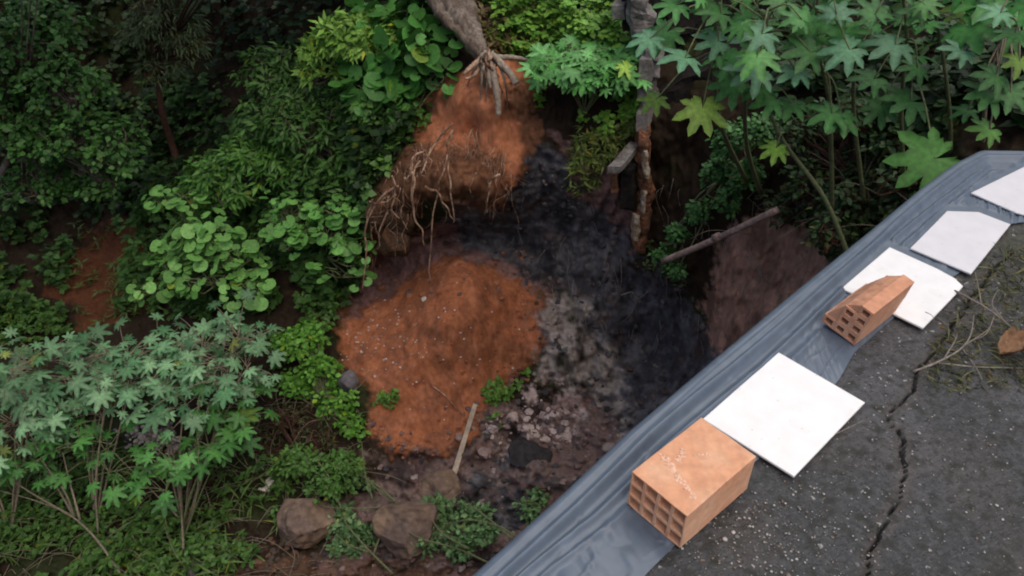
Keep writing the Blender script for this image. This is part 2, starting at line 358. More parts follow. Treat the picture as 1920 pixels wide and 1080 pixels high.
for _sc, _lo, _hi, _c in ((85, .56, .68, (.085, .087, .088)), (22, .50, .72, (.030, .031, .026)), (130, .56, .70, (.028, .029, .027)), (58, .685, .72, (.30, .29, .27))):
    _z = _n.nodes.new('ShaderNodeTexNoise'); _z.inputs['Scale'].default_value = _sc; _z.inputs['Detail'].default_value = 2
    _n.links.new(_tc.outputs['Object'], _z.inputs['Vector'])
    _m = _n.nodes.new('ShaderNodeMapRange'); _m.inputs[1].default_value = _lo; _m.inputs[2].default_value = _hi; _n.links.new(_z.outputs['Fac'], _m.inputs[0])
    _x = _n.nodes.new('ShaderNodeMix'); _x.data_type = 'RGBA'; _n.links.new(_m.outputs[0], _x.inputs['Factor']); _n.links.new(_src, _x.inputs[6]); _x.inputs[7].default_value = (*_c, 1); _src = _x.outputs[2]
_n.links.new(_src, _b.inputs['Base Color'])
struct('pavement', np.array(V), F, M['asphalt'], np.array(sc2))
# the earth bank that carries the slab
yb = np.r_[np.linspace(-4, y_end, 90)]; line = np.stack([edge_x(yb)+.10, yb, yb*0], -1)
cor = np.stack([np.linspace(line[-1, 0], line[-1, 0]+8, 60)[1:], np.full(59, y_end-.10), np.zeros(59)], -1)
line[-1, 1] -= .1
line = np.vstack([line, cor]); hz = np.linspace(-.13, -6, 50)
BK = np.stack([np.stack([line[:, 0]+.22*(h+.13)*0, line[:, 1], line[:, 2]+h], -1) for h in hz])
nrm = np.gradient(line[:, :2], axis=0); nrm = np.stack([nrm[:, 1], -nrm[:, 0], nrm[:, 0]*0], -1); nrm /= np.linalg.norm(nrm, axis=1)[:, None]
BK = BK + nrm[None]*(.12*np.abs(fbm(BK, 1.6, 4, 55)) + .02)[..., None]
BK[0] = line + np.array([0, 0, -.13])
idx = np.arange(BK.shape[0]*BK.shape[1]).reshape(BK.shape[:2])
struct('earth_bank', BK.reshape(-1, 3), np.stack([idx[:-1, :-1], idx[:-1, 1:], idx[1:, 1:], idx[1:, :-1]], -1).reshape(-1, 4), M['soil'],
       np.tile((.09, .05, .04), (idx.size, 1)), smooth=True)

# ------------------------------------------------------------------ leaves
def T_ovate(wd=.27, fold=.05):
    V = [(0, 0, 0), (-wd*.8, .25, fold), (-wd, .55, fold*.6), (0, 1, -fold*1.5), (wd, .55, fold*.6), (wd*.8, .25, fold), (0, .45, -fold*.3)]
    return np.array(V), np.array([(0, 6, 1), (1, 6, 2), (2, 6, 3), (3, 6, 4), (4, 6, 5), (5, 6, 0)])
def T_lance(wd=.11):
    V = [(0, 0, 0), (-wd, .4, .04), (0, 1, -.18), (wd, .4, .04), (0, .5, 0)]
    return np.array(V), np.array([(0, 4, 1), (1, 4, 2), (2, 4, 3), (3, 4, 0)])
def T_round():
    V = [(0, .32, 0)]
    for k in range(11):
        th = math.radians(-90 + 24 + k*(312/10)); r = .5*(1 + .07*math.cos(2*th))
        V.append((r*math.cos(th), .45 + r*math.sin(th), .07*abs(math.sin(1.5*th+.3))-.05))
    return np.array(V), np.array([(0, k, k+1) for k in range(1, 11)])
def T_palm(n=8, seed=0, deep=.50):
    r_ = random.Random(seed); V = [(0, 0, 0)]; F = []
    angs = [math.radians(-148 + 296*k/(n-1)) for k in range(n)]
    lens = [.55 + .45*math.cos(a/1.75)**1.0 for a in angs]
    def p(a, r, z): return (r*math.sin(a), r*math.cos(a), z)
    half = math.radians(296/(n-1))/2
    valley = []
    for k in range(n+1):
        a = angs[0]-half if k == 0 else (angs[-1]+half if k == n else (angs[k-1]+angs[k])/2)
        if k in (0, n): a = a*.98
        valley.append(len(V)); V.append(p(a, deep*r_.uniform(.85, 1.1)*(.75 if k in (0, n) else 1), .03))
    for k in range(n):
        a, L = angs[k] + r_.uniform(-.05, .05), lens[k]*r_.uniform(.9, 1.08)
        i = len(V); w1, w2 = .26, .17; dz = -.10*r_.uniform(.6, 1.8)
        V += [p(a, L*.5, -.03), p(a-w1, L*.6, .0), p(a-w2*1.25, L*.72, dz*.25), p(a-w2*1.1, L*.80, dz*.5), p(a, L, dz*1.3), p(a+w2*1.1, L*.80, dz*.5), p(a+w2*1.25, L*.72, dz*.25), p(a+w1, L*.6, 0.)]
        m = i; va, vb = valley[k], valley[k+1]
        F += [(0, va, m), (va, m+1, m), (m, m+1, m+2), (m, m+2, m+3), (m, m+3, m+4), (m, m+4, m+5), (m, m+5, m+6), (m, m+6, m+7), (m, m+7, vb), (m, vb, 0)]
    return np.array(V), np.array(F)
TPL = dict(ovate=T_ovate(), broad=T_ovate(.36, .06), lance=T_lance(), wide_lance=T_lance(.17), round=T_round(), blade=T_lance(.045))
PALMS = [T_palm(8, s) for s in range(4)] + [T_palm(7, s+9, .44) for s in range(2)]
def unit(v): return v/(np.linalg.norm(v, axis=-1, keepdims=True)+1e-9)
def leaves(tpl, pos, nrm, dr, size, cA, cB, mixv=None, tint=None):
    V0, F0 = tpl; n = len(pos); nrm = unit(nrm); dr = unit(dr - (dr*nrm).sum(1, keepdims=True)*nrm); sd_ = np.cross(dr, nrm)
    s = np.broadcast_to(size, (n,))[:, None, None]
    V = pos[:, None, :] + s*(V0[None, :, 0:1]*sd_[:, None] + V0[None, :, 1:2]*dr[:, None] + V0[None, :, 2:3]*nrm[:, None])
    Fx = (F0[None] + (np.arange(n)*len(V0))[:, None, None]).reshape(-1, 3)
    mv = rng.random(n) if mixv is None else mixv
    cc = np.array(cA)[None]*(1-mv[:, None]) + np.array(cB)[None]*mv[:, None]; cc = cc*np.array([1.0, 1.12, .80])*rng.uniform(.7, 1.3, (n, 1)); old = rng.random(n) < .02; cc[old] = cc[old]*[1.9, 1.15, .6]
    cc = np.repeat(cc, len(V0), 0)
    if tint is not None: cc = cc*np.tile(tint, n)[:, None]
    return V.reshape(-1, 3), Fx, cc
class LB:
    def __init__(s): s.V = []; s.F = []; s.C = []; s.n = 0
    def add(s, vfc): V, Fx, c = vfc; s.V.append(V); s.F.append(Fx+s.n); s.C.append(c); s.n += len(V)
    def build(s, name, parent=None): return obj(name, np.concatenate(s.V), np.concatenate(s.F), M['leaf'], parent, np.concatenate(s.C), origin=None if parent else (0, 0, 0))
def rv(n): return unit(rng.normal(size=(n, 3)))
def crown(lb, mb, root, lobes, clumps, per, tpl, size, cA, cB, spread=.5, up=.6, shell=.55, twig_r=.006, droop=.2, limbs=True, top_light=.5):
    """lobes: (centre, radii). Clumps of leaves radiate from twig ends spread through each lobe"""
    vol = np.array([np.prod(r)**(2/3) for c, r in lobes]); vol = vol/vol.sum()
    for (c, r), fr in zip(lobes, vol):
        k = max(3, int(clumps*fr)); d = rv(k); d[:, 2] = np.where(d[:, 2] < -.3, -d[:, 2]*.6, d[:, 2])
        rad = rng.uniform(shell, 1.0, k)**.6
        bump_ = 1 + .28*fbm(d*1.7 + c, 1.3, 2, 3)
        cc = c + d*r*(rad*bump_)[:, None]
        if limbs:
            for q in cc[:: max(1, k//26)]:
                mid = (c*1.2+q*.8)/2 + rng.normal(size=3)*.06; mid[2] -= .05
                mb.tube(curve([root if rng.random() < .25 else c - np.array([0, 0, r[2]*.5]), mid, q], 6), np.linspace(twig_r*2, twig_r*.6, 6), 4)
        P = np.repeat(cc, per, 0); n = len(P); o = unit(rv(n) + np.repeat(d, per, 0)*.7); o[:, 2] -= droop
        P = P + o*spread*size*rng.uniform(.1, 1.0, (n, 1))
        nr = unit(np.array([0, 0, up]) + .45*np.repeat(d, per, 0) + .55*rv(n))
        lb.add(leaves(TPL[tpl] if isinstance(tpl, str) else tpl, P, nr, o, size*rng.uniform(.6, 1.25, n), cA, cB, np.clip(np.repeat(rng.random(k), per)*.7+rng.random(n)*.3, 0, 1)))
def lobe(px, py, y, rpx, ry=None, rz=None):
    """ellipsoid centred at the place seen at a pixel, radius given in photo pixels at that distance"""
    c = at(px, py, y=y); s = ((c-CAM) @ FW)/F_PX
    return c, np.array([rpx*s, (ry or rpx)*s*.8, (rz or rpx)*s])
def tree(name, label, cat, rootpx, rooty, trunk_pts, trunk_r, lobes, clumps, per, tpl, size, cA, cB, bark='bark', group=None, over=(), **kw):
    root = at(*rootpx, y=rooty) if rooty else g1(*rootpx)
    t = thing(name, root, label, cat, group)
    L = [lobe(*q) for q in lobes]; mb = MB(); lb = LB()
    if trunk_pts is not None:
        pts = [root] + [at(a, b, y=c) for a, b, c in trunk_pts]
        mb.tube(curve(pts, 14), np.linspace(trunk_r, trunk_r*.55, 14), 9, wob=.12)
        top = pts[-1]
    else: top = root
    for c, r in L:
        mid = (top + c)/2 + rng.normal(size=3)*.08
        mb.tube(curve([top, mid, c], 8), np.linspace(trunk_r*.5, trunk_r*.15, 8), 6, wob=.08)
    crown(lb, mb, top, L, clumps, per, tpl, size, cA, cB, **kw)
    if over: crown(lb, mb, top, [lobe(*q) for q in over], 240, 14, 'broad', .15, cA, cB, spread=1.3)   # unseen extra crown lobes, added overhead to shade the forest below
    if cat == 'tree': mb.build('trunk', M[bark], t, smooth=True); lb.build('crown', t)
    else: mb.build('stem', M[bark], t, smooth=True); lb.build('foliage', t)
    return t

# ------------------------------------------------------------------ tarp lying along the slab edge
M['tarp'] = material('plastic_sheet', (.095, .125, .165), rough=.42, spec=.5, vary=.12, vscale=5, bump=.25, bscale=30, bdist=.003, stretch=(1, 1, 1))
INNER = [(560, 2100), (1090, 1230), (1208, 1082), (1275, 1015), (1400, 880), (1500, 800), (1572, 715), (1600, 665), (1650, 620), (1720, 560), (1808, 508), (1880, 425), (1925, 418), (1960, 415)]
IW = np.array([at(x, y, z=0.0) for x, y in INNER])
OUTER = [(560, 1400), (760, 1212), (900, 1080), (1050, 944), (1190, 811), (1320, 700), (1500, 548), (1640, 434), (1740, 350), (1800, 306), (1845, 283), (1925, 284), (2080, 286)]
OW = np.array([at(x, y, z=.03) for x, y in OUTER])
def resample(P, n, curve_=True):
    P = np.asarray(P); d = np.r_[0, np.cumsum(np.linalg.norm(np.diff(P, axis=0), axis=1))]; s = np.linspace(0, d[-1], n)
    return np.stack([np.interp(s, d, P[:, k]) for k in range(3)], -1)
NS, NTT = 560, 110
PRESS = [[(1176, 945), (1275, 1016), (1420, 880), (1325, 815)], [(1536, 620), (1600, 646), (1680, 590), (1620, 560)], [(1460, 680), (1640, 765), (1490, 905), (1330, 800)],
         [(1668, 463), (1757, 503), (1806, 536), (1731, 615), (1578, 540)], [(1776, 395), (1835, 397), (1895, 420), (1821, 513), (1707, 465)], [(1821, 361), (1925, 310), (2010, 352), (1945, 408)]]
OUT = resample(OW, NS); 
for k in range(4): OUT[1:-1] = (OUT[:-2]+2*OUT[1:-1]+OUT[2:])/4
ip = resample(IW, 900); out = []
# pair points with shared landmarks (bottom, brick, tiles, corner)
LM_O = [(560, 1400), (900, 1080), (1050, 944), (1320, 700), (1500, 548), (1640, 434), (1800, 306), (1925, 284), (2080, 286)]
LM_I = [(560, 2100), (1208, 1082), (1275, 1015), (1500, 800), (1600, 665), (1720, 560), (1880, 425), (1925, 418), (1960, 415)]
LM_I[0] = (760, 1800)
def param(P, q):
    d = np.r_[0, np.cumsum(np.linalg.norm(np.diff(P, axis=0), axis=1))]; return (d/d[-1])[np.argmin(np.linalg.norm(P-q, axis=1))]
INNER[0] = (760, 1800); IW = np.array([at(x, y, z=0.0) for x, y in INNER]); ip = resample(IW, 2000)
op = resample(OW, 2000)
so = [param(op, at(*q, z=.03)) for q in LM_O]; si = [param(ip, at(*q, z=0)) for q in LM_I]; so[0] = si[0] = 0; so[-1] = si[-1] = 1
s = np.linspace(0, 1, NS); sI = np.interp(s, so, si)
INN = np.stack([np.interp(sI, np.linspace(0, 1, 2000), ip[:, k]) for k in range(3)], -1)
for k in range(14): INN[1:-1] = (INN[:-2]+2*INN[1:-1]+INN[2:])/4
tang = unit(np.gradient(OUT, axis=0)); outw = np.stack([-tang[:, 1], tang[:, 0], tang[:, 2]*0], -1)
for k in range(10): outw[1:-1] = unit((outw[:-2]+2*outw[1:-1]+outw[2:])/4)
u = np.linspace(0, 1, NTT); G = []
sw = np.linalg.norm(OUT-INN, axis=1)
for j, uu in enumerate(u):
    if uu <= .62:
        v = uu/.62; P = INN*(1-v) + OUT*v; dist = (1-v)*sw     # distance from the lip
        lp = np.stack([s*9, dist*6, dist*0], -1)
        w1 = .20*sw.clip(.1, .35)/.3
        c1 = .045 + .012*fbm(np.stack([s*7, s*0, s*0+1], -1), 1, 2, 3); c2 = .105 + .02*fbm(np.stack([s*6, s*0, s*0+5], -1), 1, 2, 4)
        ridge = .020*np.exp(-((dist-c1)/.016)**2) + .018*np.exp(-((dist-c2)/.012)**2) + .010*np.exp(-((dist-c2-.055)/.012)**2)
        lon = .008*np.abs(fbm(np.stack([s*5, dist*42, dist*0], -1), 1, 3, 8))*np.exp(-(dist/.13)**2)
        cross = .014*np.abs(fbm(np.stack([s*55+dist*14, dist*3, dist*0+3], -1), 1, 3, 12))*sstep(dist, .08, .22)
        crs = np.clip(1-np.abs(fbm(np.stack([s*16+dist*5, dist*26+fbm(np.stack([s*12, dist*3, dist*0+9], -1), 1, 2, 61)*1.5, dist*0+7], -1), 1, 2, 66))*7, 0, 1)*.0032
        lon = lon + crs*sstep(dist, .02, .08)
        z = .006 + (ridge*sstep(1-v, 0, .15) + lon + cross)*(sstep(v, 0, .12)*.8+.2) + .024*sstep(v, .80, 1)
        P = P.copy(); qx, qy = pix(np.c_[P[:, :2], P[:, 2]*0])
        prs = np.zeros(len(P), bool)
        for dx, dy in ((0, 0), (8, 0), (-8, 0), (0, 8), (0, -8)):
            for pl_ in PRESS: prs |= inpoly(qx+dx, qy+dy, pl_)
        P[:, 2] = np.where(prs, np.minimum(z, .009), z)
    else:
        v = (uu-.62)/.38; th = min(v/.25, 1)*math.pi/2; dn = max(0, v-.25)/.75*.75
        P = OUT + outw*(math.sin(th)*.025)
        hang = dn*(1+.15*fbm(np.stack([s*9, s*0, s*0], -1), 1, 2, 31))
        P = P + outw*(.03*fbm(np.stack([s*60, s*0+dn*1.5, s*0], -1), 1, 3, 33)*sstep(np.array(dn), 0, .3) + .02*dn)[..., None]
        P[:, 2] = .030 - .03*(1-math.cos(th)) - hang
    G.append(P)
G = np.array(G); idx = np.arange(NTT*NS).reshape(NTT, NS)
tag(obj('plastic_tarp', G.reshape(-1, 3), np.stack([idx[:-1, :-1], idx[:-1, 1:], idx[1:, 1:], idx[1:, :-1]], -1).reshape(-1, 4), M['tarp'], smooth=True),
    'blue-grey creased plastic sheet laid along the paving edge and over its lip', 'tarp')

# ------------------------------------------------------------------ white panels
def tile_mat(nm, c):
    m = material(nm, c, rough=.35, spec=.4, vary=.05, vscale=3, bump=.05, bscale=8); n = m.node_tree; b = n.nodes['Principled BSDF']; src = b.inputs['Base Color'].links[0].from_socket; tc = n.nodes.new('ShaderNodeTexCoord')
    for sc_, lo, hi, k in ((7, .60, .80, (.55, .52, .46)), (70, .70, .74, (.30, .25, .20))):                     # grime and specks
        z = n.nodes.new('ShaderNodeTexNoise'); z.inputs['Scale'].default_value = sc_; z.inputs['Detail'].default_value = 6; n.links.new(tc.outputs['Object'], z.inputs['Vector'])
        q = n.nodes.new('ShaderNodeMapRange'); q.inputs[1].default_value = lo; q.inputs[2].default_value = hi; q.inputs[4].default_value = .5; n.links.new(z.outputs['Fac'], q.inputs[0])
        x = n.nodes.new('ShaderNodeMix'); x.data_type = 'RGBA'; n.links.new(q.outputs[0], x.inputs['Factor']); n.links.new(src, x.inputs[6]); x.inputs[7].default_value = (*k, 1); src = x.outputs[2]
    n.links.new(src, b.inputs['Base Color']); return m
def panel(pts, z, mat, label):
    P = np.array([at(x, y, z=z) for x, y in pts]); n = len(P); cc = P.mean(0)
    ins = cc + (P-cc)*(1-.003/np.linalg.norm(P-cc, axis=1))[:, None]
    V = np.vstack([P-np.array([0, 0, .007]), P-np.array([0, 0, .0015]), ins]); 
    F = [tuple(range(n))[::-1]] + [(k, (k+1) % n, n+(k+1) % n, n+k) for k in range(n)] + [(n+k, n+(k+1) % n, 2*n+(k+1) % n, 2*n+k) for k in range(n)] + [tuple(2*n+k for k in range(n))]
    # points run clockwise in the photo, so turn the faces outwards
    F = [tuple(f)[::-1] for f in F]
    return tag(obj('ceramic_tile', V, F, mat), label, 'tile', 'white tiles weighing down the plastic sheet')
t1 = tile_mat('white_glaze', (.81, .81, .80)); t2 = tile_mat('pale_glaze', (.66, .66, .68))
panel([(1460, 660), (1622, 754), (1489, 893), (1318, 785)], .021, t1, 'large bright white square tile touching the back of the nearest brick')
panel([(1668, 463), (1757, 503), (1790, 521), (1806, 536), (1798, 545), (1731, 615), (1578, 540)], .021, t1, 'white tile with one chipped corner lying under the broken brick')
panel([(1776, 395), (1835, 397), (1895, 420), (1821, 513), (1707, 465)], .021, t2, 'greyish white tile lying between the chipped tile and the farthest tile')
panel([(1821, 361), (1925, 310), (2010, 352), (1945, 408), (1905, 398)], .022, t2, 'farthest pale tile on the sheet, cut off by the right edge of the picture')

# ------------------------------------------------------------------ hollow clay bricks
M['clay'] = material('fired_clay', (.66, .34, .20), rough=.85, spec=.2, vary=.12, vscale=9, bump=.25, bscale=60, bdist=.002, color2=(.70, .41, .26))
M['clay2'] = material('fired_clay_dark', (.56, .28, .17), rough=.85, spec=.2, vary=.15, vscale=9, bump=.3, bscale=60, bdist=.002, color2=(.60, .33, .21))
M['mortar'] = material('mortar', (.74, .47, .33), rough=.9, vary=.25, vscale=30, bump=.5, bscale=80)
def hollow(mb, x0, x1, z0, z1, L, sl=1, hole=.0, wall=.007):
    """one clay cell with its square hole running along y"""
    a = [(x0, z0), (x1, z0), (x1, z1), (x0, z1)]; w_ = wall; b = [(x0+w_, z0+w_), (x1-w_, z0+w_), (x1-w_, z1-w_), (x0+w_, z1-w_)]
def brick(name, base, yaw, W, H, L, cols, rows, heights, mat, label, cell_wall=.006, group=None, tilt=0, wedges=()):
    """extruded clay section: a grid of square cells, cut down to heights[c] rows in column c"""
    V = []; F = []; key = {}
    cw_, ch_ = W/cols, H/rows; wl = cell_wall
    xs = sorted(set([c*cw_ for c in range(cols+1)] + [c*cw_+wl for c in range(cols)] + [(c+1)*cw_-wl for c in range(cols)]))
    zs = sorted(set([c*ch_ for c in range(rows+1)] + [c*ch_+wl for c in range(rows)] + [(c+1)*ch_-wl for c in range(rows)]))
    def solid(i, j):                                              # between xs[i],xs[i+1] / zs[j],zs[j+1]
        if not (0 <= i < len(xs)-1 and 0 <= j < len(zs)-1): return False
        c, r = i//3, j//3
        if r >= heights[c]: return False
        return not (i % 3 == 1 and j % 3 == 1)
    ny_ = 5; ysl = np.linspace(0, L, ny_)
    def v(i, j, k):
        if (i, j, k) not in key: key[i, j, k] = len(V); V.append((xs[i], ysl[k], zs[j]))
        return key[i, j, k]
    for i in range(len(xs)-1):
        for j in range(len(zs)-1):
            if not solid(i, j): continue
            F.append((v(i, j, 0), v(i+1, j, 0), v(i+1, j+1, 0), v(i, j+1, 0))); F.append((v(i, j, ny_-1), v(i, j+1, ny_-1), v(i+1, j+1, ny_-1), v(i+1, j, ny_-1)))
            for k in range(ny_-1):
                if not solid(i-1, j): F.append((v(i, j, k), v(i, j+1, k), v(i, j+1, k+1), v(i, j, k+1)))
                if not solid(i+1, j): F.append((v(i+1, j, k), v(i+1, j, k+1), v(i+1, j+1, k+1), v(i+1, j+1, k)))
                if not solid(i, j-1): F.append((v(i, j, k), v(i, j, k+1), v(i+1, j, k+1), v(i+1, j, k)))
                if not solid(i, j+1): F.append((v(i, j+1, k), v(i+1, j+1, k), v(i+1, j+1, k+1), v(i, j+1, k+1)))
    for (x0, z0, x1, z1, yf) in wedges:                            # broken webs left standing as slopes between the steps
        n0 = len(V); k_ = 14
        for q in range(k_):
            y = yf + (L-.004-yf)*q/(k_-1); e = .004*math.sin(q*2.3)
            V += [(x0, y, z0), (x1+.001, y, z0), (x1+.001, y, z1-.001+e*.3), ((x0+x1)/2, y, (z0+z1)/2+.001+e)]
        F.append((n0, n0+1, n0+2, n0+3)); F.append(tuple(n0+4*(k_-1)+q for q in (3, 2, 1, 0)))
        for q in range(k_-1):
            for m in range(4): F.append((n0+4*q+m, n0+4*q+4+m, n0+4*q+4+(m+1) % 4, n0+4*q+(m+1) % 4))
    V = np.array(V); V = V + np.stack([fbm(V, 22, 2, 3), fbm(V, 22, 2, 5), fbm(V, 22, 2, 7)], -1)*.0012
    if tilt: ct, st = math.cos(tilt), math.sin(tilt); x_, z_ = V[:, 0]-W, V[:, 2].copy(); V[:, 0] = W + x_*ct + z_*st; V[:, 2] = -x_*st + z_*ct
    c, s_ = math.cos(yaw), math.sin(yaw); R_ = np.array([[c, -s_, 0], [s_, c, 0], [0, 0, 1]])
    t = thing(name, base, label, 'brick', group)
    def put(V): return np.asarray(base) + np.asarray(V) @ R_.T
    o = obj('clay_body', put(V), F, mat, t)
    bv = o.modifiers.new('soft_edges', 'BEVEL'); bv.width = .0012; bv.segments = 1; bv.limit_method = 'ANGLE'
    return t, put
b0 = at(1176, 945, z=.010)
br1, put1 = brick('hollow_brick', b0, -.872+.02, .188, .142, .295, 4, 3, [3, 3, 3, 3], M['clay'], 'whole orange hollow brick with a smear of mortar, nearest the camera', .0055, 'hollow bricks holding down the plastic sheet')
# mortar smears stand a little proud of the top face
mb = MB()
def smear(p0, p1, wd, n, seed):
    r_ = random.Random(seed)
    for k in range(n):
        f = k/(n-1); x = p0[0]+(p1[0]-p0[0])*f + r_.gauss(0, wd*.35); y = p0[1]+(p1[1]-p0[1])*f + r_.gauss(0, wd*.35); r = wd*r_.uniform(.25, .6)
        pts = []; m = 7; zt = .1422+.0016*r_.random()
        for q in range(m): a = 2*math.pi*q/m; rr = r*r_.uniform(.6, 1.3); pts.append((x+rr*math.cos(a), y+rr*math.sin(a)*.8, .1415))
        top = [(x+(px_-x)*.75, y+(py_-y)*.75, zt) for px_, py_, _ in pts]
        V = np.array(pts+top); F = [(q, (q+1) % m, m+(q+1) % m, m+q) for q in range(m)] + [tuple(m+q for q in range(m))]
        mb.add(put1(V), F)
for a_ in (((.02, .10), (.17, .060), .015, 70, 3), ((.045, .165), (.055, .115), .012, 20, 5), ((.075, .175), (.105, .20), .009, 12, 6)):
    mb = MB(); smear(*a_); mb.build('mortar_smear', M['mortar'], br1)
b1 = at(1536, 610, z=.010)
brick('hollow_brick', b1, -.87, .137, .160, .265, 3, 4, [1, 3, 4], M['clay2'], 'broken hollow brick with stepped top, leaning over a white tile', .0095, 'hollow bricks holding down the plastic sheet', tilt=math.radians(9), wedges=((.003, .0395, .046, .119, .003), (.0465, .1195, .092, .159, .006)))

# ------------------------------------------------------------------ small things on the paving
def twig(name, pts, r0, label, cat='twig', mat='twig', group=None, forks=(), z=None, lift=.01):
    P = [at(q[0], q[1], z=q[2] if len(q) > 2 else lift) for q in pts]
    mb = MB(); mb.tube(curve(P, 16), np.linspace(r0, r0*.35, 16), 6, wob=.15)
    for f in forks:
        Q = [at(q[0], q[1], z=q[2] if len(q) > 2 else lift) for q in f]; mb.tube(curve(Q, 9), np.linspace(r0*.6, r0*.25, 9), 5, wob=.15)
    return tag(mb.build(name, M[mat], smooth=True), label, cat, group)
G_ = 'dry twigs lying on the paving'
twig('twig', [(1712, 697, .012), (1760, 678, .03), (1800, 655, .04), (1820, 628, .05), (1826, 590, .03)], .0042, 'pale curved twig beside the crack in the paving', group=G_, forks=[[(1770, 672, .03), (1790, 640, .03), (1795, 625, .02)], [(1812, 645, .04), (1850, 620, .03), (1862, 600, .02)]])
twig('twig', [(1755, 680, .015), (1830, 688, .02), (1915, 690, .012)], .0032, 'thin straight twig running to the right below the pale curved twig', group=G_)
twig('twig', [(1790, 545, .02), (1840, 572, .06), (1880, 600, .05), (1925, 640, .02)], .0042, 'brownish twig slanting down beside the curled brown leaf', group=G_, forks=[[(1840, 572, .06), (1835, 540, .05), (1828, 510, .02)], [(1865, 590, .05), (1850, 625, .04), (1820, 640, .02)], [(1880, 598, .05), (1860, 570, .06), (1870, 545, .03)]])
twig('twig', [(1805, 655, .012), (1830, 690, .03), (1842, 712, .012)], .0028, 'short twig crossing the long straight twig', group=G_)
twig('twig', [(1520, 835, .012), (1570, 812, .016), (1620, 788, .012)], .0025, 'faint grey twig lying below the big white tile corner', group=G_)
twig('twig', [(1735, 585, .045), (1748, 592, .05), (1752, 604, .045)], .0016, 'tiny curled stalk lying on the chipped white tile', group=G_)
# curled leaf
M['dry_leaf'] = material('dry_leaf', (.23, .13, .07), rough=.7, vary=.4, vscale=14, color2=(.14, .07, .035))
cl = at(1903, 660, z=.02); V = []; n = 12
for i in range(n):
    for j in range(9):
        uu, vv = i/(n-1)*2-1, j/8*2-1; wdt = .055*math.sqrt(max(0, 1-uu*uu))+.004
        x, y = uu*.085, vv*wdt*.8; wdt *= 1+.18*math.sin(11*uu); z = .008 + .95*abs(vv)**1.5*wdt + .010*math.sin(3*uu+1) + .015*uu*uu
        V.append(cl + np.array([x*.8-y*.5, x*.3+y*.8, z+.008*math.sin(9*vv+4*uu)]))
F = [(i*9+j, (i+1)*9+j, (i+1)*9+j+1, i*9+j+1) for i in range(n-1) for j in range(8)]
tag(obj('dry_leaf', V, F, M['dry_leaf'], smooth=True), 'curled orange-brown dead leaf on the paving at the right edge', 'leaf')
# pebbles and weeds in the grimy part of the paving
lb = LB(); k = 1500; qx = rng.uniform(1735, 1960, k); qy = 470+rng.random(k)**1.3*260; keep = (qy > 560-(qx-1740)*.8) & (rng.random(k) < .9); qx, qy = qx[keep], qy[keep]
off = ~inpoly(qx, qy, [(1560, 380), (1990, 300), (1990, 430), (1905, 430), (1740, 650), (1560, 560)]); qx, qy = qx[off], qy[off]; P = at(qx, qy, z=.002); n = len(P)
lb.add(leaves(TPL['blade'], P, rv(n)+[0, 0, .8], rv(n)*[1, 1, .25]+[0, 0, .12], rng.uniform(.02, .08, n), (.075, .080, .045), (.14, .12, .08)))
lb.add(leaves(TPL['ovate'], P[::4], rv(len(P[::4]))+[0, 0, 1.5], rv(len(P[::4]))*[1, 1, .3], rng.uniform(.012, .025, len(P[::4])), (.05, .07, .03), (.13, .10, .06)))
tag(lb.build('ground_litter'), 'dry grass bits and leaf litter on the mossy part of the paving', 'litter', kind='stuff')
def lump(mb, c, r, seed=0, flat=.7, sub=2, rough=.3, col=None):
    """irregular angular stone"""
    import bmesh
    bm = bmesh.new(); bmesh.ops.create_icosphere(bm, subdivisions=sub, radius=1); bm.verts.ensure_lookup_table()
    V = np.array([v.co[:] for v in bm.verts]); F = [[v.index for v in f.verts] for f in bm.faces]; bm.free()
    r_ = np.random.default_rng(seed); 
    for k in range(7):
        n_ = unit(r_.normal(size=3)); h = r_.uniform(.55, .85); dd = V @ n_; V = V - n_*np.clip(dd-h, 0, None)[:, None]*.9
    V = V*(1+rough*fbm(V+seed*3.1, 1.4, 3, seed) [:, None]*.5)
    V = V*np.asarray(r)*np.array([1, 1, flat]); mb.add(V+c, F, col)
mb = MB(); k = 0
for i in range(900):
    px, py = (rng.uniform(1220, 1960), rng.uniform(560, 1120)) if i < 420 else (rng.normal(1440, 110), rng.normal(1000, 60))
    p = at(px, py, z=.0); 
    if p[0] < edge_x(p[1]) + .33 + (0.05 if py < 900 else 0): continue
    lump(mb, p, (.0012+.0035*rng.random()**2)*(1.9 if rng.random() < .05 else 1), seed=i, sub=1, col=[(.30, .29, .27), (.16, .16, .16), (.42, .40, .37), (.20, .15, .12)][i % 4])
M['grit'] = material('grit', attr=True, rough=.8, vary=.2)
tag(mb.build('grit', M['grit'], colored=True), 'scattered pale grit and tiny stones on the dark paving', 'grit', kind='stuff')

# ------------------------------------------------------------------ the pit: stones, boards, rubbish
def boulder(px, py, rpx, mat, label, seed, flat=.8, ry=None, cat='boulder', name='boulder', sink=.35, rough=.3):
    c = g1(px, py); s = ((c-CAM) @ FW)/F_PX; mb = MB(); r = rpx*s
    lump(mb, c + np.array([0, 0, r*flat*(1-sink) - r*.3]), (r, (ry or rpx)*s, r), seed, flat, 4, rough)
    return tag(mb.build(name, M[mat], smooth=False), label, cat)
boulder(576, 985, 56, 'rock', 'rounded tan-brown boulder at the foot of the bushes', 3, sink=.28)
boulder(765, 1000, 66, 'rock', 'large brown boulder half covered by the broken leafy branch', 11, flat=.95, sink=.22)
boulder(825, 925, 44, 'rock', 'low brownish boulder behind the large brown one', 21, flat=.7, sink=.12)
boulder(992, 852, 42, 'dark_rock', 'flat blackened rock in the middle of the rubble', 8, flat=.5)
boulder(657, 728, 22, 'grey_rock', 'small grey stone at the left foot of the orange mound', 5, flat=1.2)
boulder(362, 1066, 18, 'grey_rock', 'pale grey stone at the bottom edge below the castor stems', 15, flat=.8)
